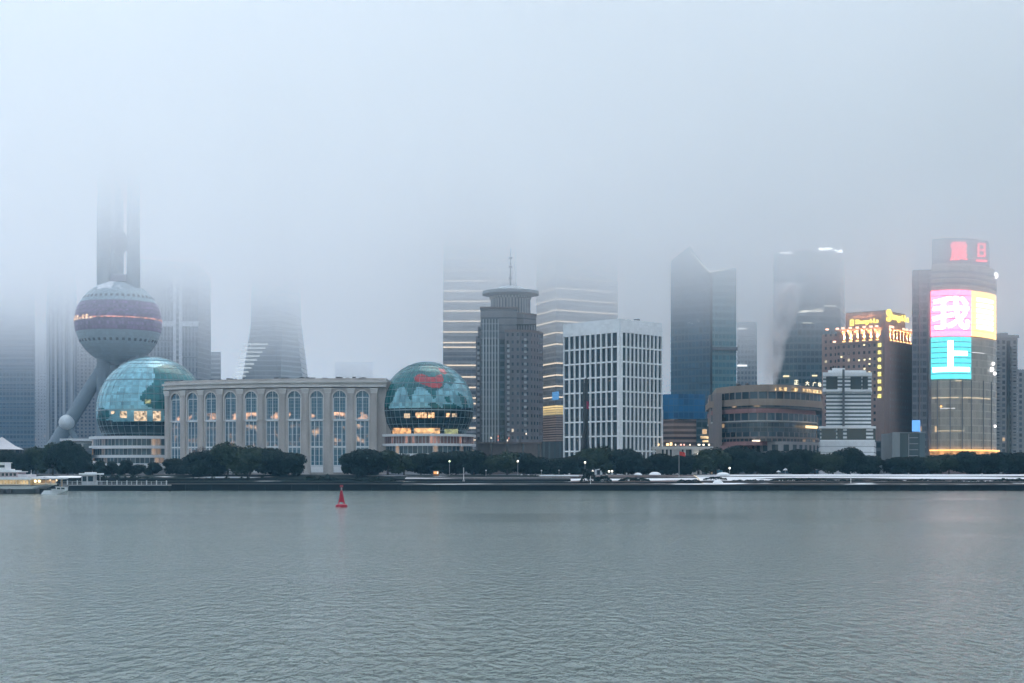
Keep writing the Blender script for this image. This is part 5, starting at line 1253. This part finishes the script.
def bush(label, px0, px1, py0, py1, Y, dens=1.0, kind='bush', fol=0, group='bushes and hedges on the bank'):
    r = random.Random(int(px0 * 7)); m = MB(); x0, x1 = X(px0, Y), X(px1, Y); z0, z1 = Z(py1, Y), Z(py0, Y); L = x1 - x0; H = z1 - z0
    n = int(dens * 26 * L * max(.8, H) ** .5)
    for i in range(n):
        a = r.uniform(-1, 1); top = (1 - abs(a) ** 4) * (.72 + .28 * math.sin(a * L * .9 + px0) * math.sin(a * L * .37))
        c = Vector(((x0 + x1) / 2 + a * L / 2, Y + r.uniform(-1, 1) * min(1.4, H), z0 + H * top * r.random() ** .5))
        nn = Vector((r.gauss(0, 1), r.gauss(0, 1) - .6, r.gauss(0, 1) + .5)).normalized(); e1 = nn.orthogonal().normalized(); e2 = nn.cross(e1); s = r.uniform(.2, .42)
        m.face([c - e1 * s, c - e2 * s * .6, c + e1 * s, c + e2 * s * .6])
    o = m.build(kind, FOL[fol]); o2 = tag(o, label, kind, group); return o
bush('large round bush on the brown terrace before the piling rig', 579, 601, 468, 484, 492, 2.2); bush('smaller round bush beside the large one on the brown terrace', 599, 612, 472.5, 483, 492, 2.0)
bush('low dark bush on the bank under the last arched windows', 300, 345, 474, 483, 497, 1.2); bush('low dark bush at the foot of the tallest tree by the red globe', 345, 402, 476, 484, 494, 1.4)
bush('dark hedge along the bank under the big tree clump', 165, 300, 476, 485, 498, 1.3, 'hedge')
bush('dark hedge behind the wharf railing', 62, 166, 474, 484, 499, 1.3, 'hedge')
bush('thin dark hedge inside the snow ledge before the rotunda tower', 440, 534, 481.6, 483.6, 492, 1.6, 'hedge')
for a, b, y0, y1, Y, lb in ((618, 650, 477, 481, 493, 'grey green low hedge right of the round bushes'), (676, 702, 479, 482.4, 491, 'dark low hedge under the tall flag pole'), (704, 727, 476.5, 479.5, 494, 'short dark hedge around the little snow mound'), (728, 772, 479.4, 482, 492, 'long thin dark hedge before the curved mall'),
        (770, 834, 478, 480.6, 493, 'long dark hedge curving through the snow before the striped building'), (832, 866, 479.4, 482, 492, 'dark hedge in the snow right of the white pole'), (868, 905, 479.2, 481.6, 493, 'dark hedge in the snow before the small glass block'), (905, 945, 478.6, 481.4, 493, 'dark hedge in the snow before the orange eave'), (948, 992, 480, 482.6, 491, 'dark hedge in the snow below the screen tower'), (990, 1034, 478, 482, 492, 'dark hedge at the right end of the snow strip')):
    bush(lb, a, b, y0, y1, Y, 1.5, 'hedge')
# small snow mounds and snowy parasols
for px, py, w, h, lb in ((718, 481.5, 11, 3.0, 'smooth white snow mound inside the short hedge'), (638, 473.5, 8, 1.6, 'flat snow heap behind the grey green hedge'), (655, 473, 12, 2.2, 'broad snow heap before the colonnade'), (723, 473.5, 14, 2.4, 'snow heap before the left end of the mall')):
    Y = 488 if py > 480 else 508; m = MB(); c = (X(px, Y), Y); r_ = w / 2 / F * Y; z0 = Z(py + h / 2, Y) - .3; hh = h / F * Y + .3
    m.lathe(c, [(r_, z0), (r_ * .92, z0 + hh * .45), (r_ * .6, z0 + hh * .85), (r_ * .25, z0 + hh * .98), (.01, z0 + hh)], 20)
    tag(m.build('snow_mound', SNOW, smooth=True), lb, 'snow mound', 'snow mounds on the bank')
def parasol(px, py, Y, w, label):
    x, z0, z1 = X(px, Y), G, Z(py, Y); t = thing('parasol', label, 'parasol', (x, Y, G), 'white parasols and tents on the promenade'); r_ = w / 2 / F * Y
    m = MB(); m.lathe((x, Y), [(r_, z1 - r_ * .75), (r_ * .5, z1 - r_ * .32), (.02, z1)], 8); m.lathe((x, Y), [(r_ * .98, z1 - r_ * .77), (.02, z1 - .05)], 8); m.build('canopy', SNOW, t)
    m = MB(); m.tube((x, Y, z0 - .3), (x, Y, z1), .07, k=6); m.build('pole', STEEL, t)
for a in ((521.5, 474.2, 514, 7, 'white parasol before the rotunda tower, left one of three'), (528.5, 474.2, 515, 6.5, 'white parasol before the rotunda tower, middle of three'), (534, 474.6, 514, 5, 'small white parasol at the end of the snow ledge'), (778.5, 470.2, 516, 5, 'small white tent in the gap between the trees, left one'), (785.5, 468.0, 516, 6, 'taller pointed white tent in the gap between the trees')):
    parasol(*a)
def pavilion():
    Y = 503; x = lambda p: X(p, Y); z = lambda p: Z(p, Y)
    t = thing('brown_pavilion', 'low brown stone pavilion with a flat snowy roof before the low dark annex', 'pavilion', (x(558), Y, 3))
    BR = paint('pavilion_stone', (.27, .21, .19), .8, .2, .4)
    m = MB(); m.prism([(x(539), Y), (x(553), Y - 3), (x(578), Y), (x(578), Y + 7), (x(539), Y + 7)], 2.6, z(476.2)); m.build('wall', BR, t)
    m = MB(); m.prism([(x(537), Y - 1), (x(553), Y - 4), (x(579), Y - 1), (x(579), Y + 8), (x(537), Y + 8)], z(476.2), z(474.9)); m.build('roof', snowy('pavilion_roof', (.2, .18, .17), .6, (.3, 1, 1)), t)
    m = MB(); m.box(x(560), x(575), Y - 1.45, Y - .9, z(480), z(478.6)); m.build('shaded_opening', DKGLASS, t)
pavilion()

# street lamps
def lamp(px, py, Y, label, lit=True, col=LAMPW, h0=None):
    x, z1 = X(px, Y), Z(py, Y); t = thing('street_lamp', label, 'street lamp', (x, Y, h0 or G), 'street lamps on the promenade')
    m = MB(); m.tube((x, Y, (h0 or G) - .4), (x, Y, z1 - .3), .09, .06, 6); m.build('post', STEEL, t)
    m = MB(); m.ball((x, Y, z1), .32 if lit else .26, 12, 7); m.build('globe', col if lit else WHITE, t, smooth=True)
GRN = emit('lamp_glow_green', (.75, 1, .6), 3.0)
for a in ((449.5, 461.3, 512, 'greenish lit lamp among the trees under the red globe', True, GRN), (517.8, 461.2, 512, 'brightest white lit lamp among the trees before the rotunda tower'), (585, 462.4, 510, 'white lit lamp among the trees by the piling rig'),
          (592.6, 471.4, 494, 'small pale lamp beside the large round bush', True), (609, 471.4, 512, 'pale lamp left of a twin lamp under the grid building', True), (612, 471.2, 512, 'pale lamp close right of its twin under the grid building', True), (541.5, 470.6, 514, 'pale unlit lamp before the left half of the low annex', False), (559, 470.4, 514, 'pale unlit lamp before the right half of the low annex', False), (729.6, 468.2, 510, 'small bright lamp among the trees before the mall'),
          (486, 470.5, 510, 'white unlit lamp before the pale ribs of the rotunda tower', False), (982, 474, 508, 'faint unlit lamp below the orange eave', False)):
    lamp(*a)
def pole(px, y0, y1, Y, label, flag=None):
    t = thing('flag_pole' if flag else 'white_pole', label, 'pole', (X(px, Y), Y, Z(y1, Y)))
    m = MB(); m.tube((X(px, Y), Y, Z(y1, Y) - .6), (X(px, Y), Y, Z(y0, Y)), .13, .08, 6); m.build('post', WHITE if not flag else STEEL, t)
    m = MB(); m.box(X(px, Y) - .4, X(px, Y) + .4, Y - .4, Y + .4, Z(y1, Y) - .7, Z(y1, Y) + .1); m.build('foot', CONC, t)
    if flag:
        m = MB(); K = 8
        for i in range(K):
            f0, f1 = i / K, (i + 1) / K; w = 2.2; g = lambda f: (X(px, Y) + .1 + w * f, Y + .25 * math.sin(f * 7), Z(y0, Y) - .1 - .5 * f)
            a, b = g(f0), g(f1); m.face([(a[0], a[1], a[2] - 1.4), (b[0], b[1], b[2] - 1.4), b, a]); 
        m.build('flag', paint('flag_red', (.45, .05, .04), .8), t)
pole(463.7, 467.5, 480, 494, 'plain white pole standing on the snow ledge under the red globe'); pole(679, 451, 478, 505, 'tall thin flag pole with a small red flag before the colonnade', True); pole(850.8, 471.5, 484, 488, 'short white pole in the snow before the striped building')
pole(590.5, 476, 485, 486, 'stubby pale post below the large round bush')
def orange_hut():
    Y = 508; x = X(436, Y); t = thing('orange_booth', 'small booth glowing orange at the left end of the snow ledge', 'booth', (x, Y, 4.8))
    m = MB(); m.box(x - 1.0, x + 1.0, Y, Y + 2, 4.6, 6.6); m.build('booth_body', paint('booth_brown', (.25, .12, .06), .7), t)
    m = MB(); m.box(x - .8, x + .25, Y - .12, Y - .02, 5.6, 6.5); m.build('orange_window', emit('booth_glow', (1, .42, .12), 1.3), t); m = MB(); m.box(x + .35, x + .8, Y - .12, Y - .02, 5.6, 6.5); m.build('pale_window', emit('booth_pale', (1, .85, .65), 1.6), t)
    m = MB(); m.prism([(x - 1.3, Y - .3), (x + 1.3, Y - .3), (x + 1.3, Y + 2.3), (x - 1.3, Y + 2.3)], 6.6, 6.85); m.build('roof', DARKM, t)
orange_hut()

# wharf with railing, kiosk
def wharf():
    Y = 477; x = lambda p: X(p, Y)
    t = thing('wharf', 'dark floating wharf with white railing posts right of the ferry', 'wharf', (x(115), Y, 0))
    m = MB(); m.box(x(60), x(168), Y, Y + 4.3, -.8, 1.75); m.build('pontoon', DARKST, t)
    m = MB(); m.box(x(59.5), x(168.5), Y - .3, Y + 4.3, 1.76, 2.05); m.build('deck', CONC, t)
    for i in range(22):
        m = MB(); px = 62 + i * 4.95; m.box(x(px), x(px) + (.34 if i % 2 else .2), Y - .1, Y + .15, 2.06, 3.5 if i % 2 else 3.2); m.build('railing_post', paint('railing_grey', (.5, .52, .54), .6, .2) if i % 2 else STEEL, t)
    m = MB(); m.box(x(60), x(168), Y - .02, Y + .08, 3.0, 3.1); m.box(x(60), x(168), Y - .02, Y + .08, 2.55, 2.62); m.build('handrail', STEEL, t)
wharf()
def kiosk():
    Y = 480; x = lambda p: X(p, Y); t = thing('kiosk', 'small pale kiosk with a flat overhanging roof on the wharf', 'kiosk', (x(90), Y, 2.06))
    m = MB(); m.box(x(83), x(96), Y - 1.6, Y + 1, 2.06, Z(474.6, Y)); m.build('wall', paint('kiosk_grey', (.46, .48, .5), .7, .2), t)
    m = MB(); m.box(x(81), x(103), Y - 2.4, Y + 1.2, Z(474.6, Y), Z(473.2, Y)); m.box(x(86), x(96), Y - 1.5, Y + 1, Z(473.2, Y), Z(472.2, Y)); m.build('roof', SNOW, t)
    m = MB(); m.box(x(101.5), x(102), Y - 2, Y - 1.8, 2.06, Z(474.6, Y)); m.build('roof_post', STEEL, t)
    for a, b in ((84, 88), (89.5, 94.5)): m = MB(); m.box(x(a), x(b), Y - 1.66, Y - 1.58, 3.2, 4.9); m.build('window', DKGLASS, t)
kiosk()
# tent roof and low buildings behind the ferry
t = thing('tent_roof', 'pale pointed tent roof at the left edge above the dark trees', 'building', (X(4, 585), 585, G))
m = MB(); Y = 585; m.lathe((X(2, Y), Y), [(X(23, Y) - X(2, Y), Z(449.5, Y)), (X(15, Y) - X(2, Y), Z(446, Y)), (X(7, Y) - X(2, Y), Z(440.5, Y)), (.1, Z(437, Y))], 24); m.build('canopy', paint('tent_grey', (.42, .43, .45), .7), t, smooth=True)
m = MB(); m.lathe((X(2, Y), Y), [(X(21, Y) - X(2, Y), G), (X(21, Y) - X(2, Y), Z(449.5, Y))], 24); m.build('wall', facade('tent_wall', (.10, .11, .12), (.05, .07, .08), 4, 3), t)
quad_tower('low_building', 'long dark low building behind the trees left of the globe', 'building', front(22, 92, 640, 25), Z(448, 640), facade('dark_low', (.075, .09, .10), (.04, .06, .075), 4, 4, lit=.02, ls=.6))
t = quad_tower('low_building', 'low pale flat roofed building between the slanted leg and the left globe', 'building', front(62, 96, 700, 20), Z(441, 700), facade('pale_low', (.34, .36, .37), (.07, .10, .11), 4.2, 5, (.1, .9), (.2, .75)))
m = MB(); m.box(X(60, 699), X(97, 699), 698.5, 721, Z(441, 700), Z(438.6, 700)); m.build('flat_roof', paint('snowy_flat_roof', (.62, .64, .65), .8), t)
t = quad_tower('low_building', 'small white building with a flat canopy under the left globe base edge', 'building', front(74, 92, 560, 10), Z(463, 560), facade('small_white', (.45, .47, .48), (.06, .09, .10), 4.5, 3, (.1, .8), (.2, .7)))
m = MB(); m.box(X(71, 559), X(92, 559), 557.5, 571, Z(463, 560), Z(461, 560)); m.build('flat_roof', SNOW, t)

# ---------------------------------------------------------------- ferry
def hull_mesh(m, L0, L1, yc, B, z0, z1, bow=6.0, n=20, flare=.75, sheer=.0):
    """hull from stern L0 to bow L1 along x: flared, pointed plan at the bow"""
    def sec(f):
        x = L0 + (L1 - L0) * f; e = max(0.0, (x - (L1 - bow)) / bow); wt = B / 2 * (1 - e ** 2.2); wb = wt * (flare + .12 * (1 - e)) ; zt = z1 + sheer * e * e
        return x, max(wt, .03), max(wb, .02), zt, e
    secs = [sec(i / n) for i in range(n + 1)]
    for a, b in zip(secs, secs[1:]):
        def pt(s, k): x, wt, wb, zt, e = s; xb = x - e * (bow * .45); return {'tl': (x, yc - wt, zt), 'tr': (x, yc + wt, zt), 'bl': (xb, yc - wb, z0), 'br': (xb, yc + wb, z0)}[k]
        m.face([pt(a, 'bl'), pt(b, 'bl'), pt(b, 'tl'), pt(a, 'tl')]); m.face([pt(b, 'br'), pt(a, 'br'), pt(a, 'tr'), pt(b, 'tr')]); m.face([pt(a, 'tl'), pt(b, 'tl'), pt(b, 'tr'), pt(a, 'tr')])
    s = secs[0]; m.face([(s[0], yc + s[2], z0), (s[0], yc - s[2], z0), (s[0], yc - s[1], s[3]), (s[0], yc + s[1], s[3])])
def ferry():
    Y = 418; x = lambda p: X(p, Y); z = lambda p: Z(p, Y)
    t = thing('ferry', 'white passenger ferry with warm lit lower deck cut by the left picture edge', 'ferry', (x(-20), Y + 5, 0))
    HG = paint('ferry_hull_grey', (.10, .12, .13), .45, .2, .3); HW = paint('ferry_white', (.68, .70, .72), .45, .1, .3)
    x0 = x(-75); yc = Y + 5
    m = MB(); hull_mesh(m, x0, x(47), yc, 9.6, -.5, z(489), 7); m.build('hull', HG, t)
    m = MB(); hull_mesh(m, x0, x(52), yc, 10.0, z(489) + .01, z(485.2), 7.5, sheer=.35, flare=.86); m.build('upper_hull', HW, t)
    m = MB(); hull_mesh(m, x0, x(53), yc, 10.3, z(485.9), z(485.0), 7.5, sheer=.35, flare=.98); m.build('rubbing_strake', HG, t)
    for px in (2, 10, 37):
        m = MB(); q = Vector((x(px), Y - .05 if px < 30 else Y + 1.0, z(491.2))); m.tube(q, q + Vector((0, -.5, 0)), .75, .75, 14); m.build('tyre_fender', DARKM, t, smooth=True)
    wl = paint('ferry_cabin_cream', (.62, .58, .50), .55, .12)
    m = MB(); m.box(x0, x(29), Y + .8, Y + 9.2, z(485.2), z(479.6)); m.build('lower_cabin', wl, t)
    CW = emit('cabin_window_glow', (1, .72, .36), .95, .35, .5)
    px = -40
    while px < 28:
        m = MB(); m.box(x(px), x(px + 2.3), Y + .70, Y + .85, z(484.2), z(480.2)); m.build('cabin_window', CW, t); px += 3.1
    m = MB(); m.box(x0, x(32), Y - .3, Y + 10.2, z(479.6), z(477.0)); m.prism([(x(32), Y), (x(61), Y + 3), (x(61), Y + 7), (x(32), Y + 10)], z(479.2), z(478.4)); m.build('main_roof', HW, t)
    m = MB()                                                    # foredeck posts and warm lamps
    for px in (33, 38, 43, 48, 53): m.tube((x(px), Y + 2.6, z(485.2)), (x(px), Y + 2.6, z(479.2)), .12, k=6)
    for px in (33, 38, 43, 48, 53): m.tube((x(px), Y + 7.4, z(485.2)), (x(px), Y + 7.4, z(479.2)), .12, k=6)
    m.build('deck_posts', STEEL, t)
    m = MB(); m.box(x(30.5), x(54), Y + 2.5, Y + 2.65, z(485.0), z(483.2)); m.build('deck_rail', paint('rail_cream', (.6, .52, .42), .6), t)
    FL = emit('foredeck_lamp', (1, .70, .32), 4.0)
    for px in (33.5, 37.5): m = MB(); m.ball((x(px), Y + 1.6, z(481.2)), .42, 10, 6); m.build('foredeck_lamp', FL, t)
    for px in (45, 51): m = MB(); m.ball((x(px), Y + 5, z(480.4)), .28, 10, 6); m.build('foredeck_lamp', emit('foredeck_lamp_soft', (1, .68, .36), 3.0), t)
    m = MB(); m.box(x(31), x(50), Y + 4.8, Y + 5.2, z(485.2), z(480.2)); m.build('inner_bulkhead', emit('bulkhead_glow', (1, .66, .36), .55, .4, .7), t)
    m = MB(); m.box(x(56.3), x(57.0), Y + 4.8, Y + 5.2, z(487), z(478.6)); m.build('bow_post', paint('bow_post_orange', (.55, .36, .20), .6), t)
    m = MB(); m.box(x0, x(16), Y + 1.4, Y + 8.6, z(477.0), z(472.2)); m.build('upper_cabin', paint('upper_cabin_pink', (.40, .33, .35), .6), t)
    m = MB(); m.box(x(16.5), x(26.5), Y + 1.2, Y + 8.8, z(477.0), z(474.4)); m.build('upper_bulwark', paint('bulwark_pale', (.52, .50, .52), .6), t)
    px = -40
    while px < 14:
        m = MB(); m.box(x(px), x(px + 2.6), Y + 1.30, Y + 1.45, z(476.0), z(473.2)); m.build('cabin_window', DKGLASS, t); px += 4.0
    m = MB(); m.prism([(x0, Y + .8), (x(14), Y + .8), (x(20), Y + 3), (x(20), Y + 7), (x(14), Y + 9.2), (x0, Y + 9.2)], z(472.2), z(471.4)); m.prism([(x0, Y + 1.4), (x(8), Y + 1.4), (x(14), Y + 3.4), (x(14), Y + 6.6), (x(8), Y + 8.6), (x0, Y + 8.6)], z(471.4), z(470.2)); m.prism([(x0, Y + 2), (x(3), Y + 2), (x(8), Y + 4), (x(8), Y + 6), (x(3), Y + 8), (x0, Y + 8)], z(470.2), z(469)); m.build('upper_roof', HW, t)
    m = MB(); m.box(x(-14), x(2.2), Y + 2.6, Y + 7.4, z(469), z(463)); m.build('wheelhouse', HW, t)
    m = MB(); m.box(x(-13), x(1.6), Y + 2.5, Y + 2.58, z(467.5), z(465)); m.build('wheelhouse_window', DKGLASS, t)
    m = MB(); m.box(x(-15), x(3), Y + 2.2, Y + 7.8, z(463), z(462.3)); m.build('wheelhouse_roof', HW, t)
    m = MB(); m.tube((x(25.5), Y + 5, z(477)), (x(25.5), Y + 5, z(470)), .12, .06, 6); m.build('jackstaff', WHITE, t)
    return t
ferry()
def motorboat():
    Y = 408; x = lambda p: X(p, Y); z = lambda p: Z(p, Y); yc = Y + 1.4
    t = thing('motorboat', 'small white motorboat with a low cabin beside the ferry bow', 'boat', (x(54), yc, 0))
    m = MB(); hull_mesh(m, x(66.5), x(42.5), yc, 2.6, -.3, z(490.4), 2.6); m.build('hull', paint('motorboat_white', (.62, .65, .68), .5, .15, .6), t)
    for f in t.children: pass
    m = MB(); m.box(x(55.5), x(65.5), yc - .95, yc + .95, z(490.4), z(487.2)); m.box(x(55), x(66.2), yc - 1.1, yc + 1.1, z(487.2), z(486.7)); m.build('cabin', paint('motorboat_cabin', (.60, .63, .66), .5, .1, .6), t)
    for a in (56.3, 60.6): m = MB(); m.box(x(a), x(a + 3.6), yc - 1.0, yc - .93, z(489.4), z(487.6)); m.build('window', DKGLASS, t)
    m = MB(); m.box(x(50.5), x(54.5), yc - .6, yc + .6, z(490.4), z(489)); m.build('foredeck_hatch', paint('hatch_grey', (.5, .52, .54), .6), t)
motorboat()

# ---------------------------------------------------------------- red buoy
def buoy():
    Y = 268.0; x = X(341.5, Y); t = thing('channel_buoy', 'red cone shaped channel buoy floating alone on the river', 'buoy', (x, Y, 0))
    m = MB(); m.lathe((x, Y), [(.01, -.7), (.85, -.6), (1.08, -.35), (1.12, .1), (1.08, .42), (.9, .52), (.01, .56)], 28); m.build('float', RED, t, smooth=True)
    m = MB()                                                    # tapering body: four plated legs
    zb, zt = .55, 3.15
    for i in range(4):
        a0 = R(45 + 90 * i); p0 = Vector((x + .74 * math.cos(a0), Y + .74 * math.sin(a0), zb)); p1 = Vector((x + .17 * math.cos(a0), Y + .17 * math.sin(a0), zt)); m.tube(p0, p1, .075, .05, 8)
    for f in (.3, .62):
        r_ = .74 + (.17 - .74) * f; zz = zb + (zt - zb) * f; q = [Vector((x + r_ * math.cos(R(45 + 90 * i)), Y + r_ * math.sin(R(45 + 90 * i)), zz)) for i in range(5)]
        for a, b in zip(q, q[1:]): m.tube(a, b, .045, k=6)
    m.build('frame_legs', RED, t)
    m = MB(); m.lathe((x, Y), [(.60, .95), (.36, 2.0), (.20, 2.9), (.22, 2.95), (.22, 3.12), (.01, 3.14)], 4); m.build('daymark_panels', paint('red_panels', (.42, .018, .05), .5, .2, 2), t)
    m = MB(); m.lathe((x, Y), [(.11, 3.14), (.11, 3.38), (.15, 3.4), (.15, 3.62), (.05, 3.7), (.01, 3.72)], 12); m.build('lantern', paint('lantern_grey', (.30, .28, .29), .4), t)
    m = MB(); m.box(x - .30, x + .30, Y - .04, Y + .04, 3.75, 4.18); m.box(x - .02, x + .02, Y - .02, Y + .02, 3.68, 4.2); m.build('topmark', paint('topmark_red', (.28, .06, .08), .6), t)
buoy()
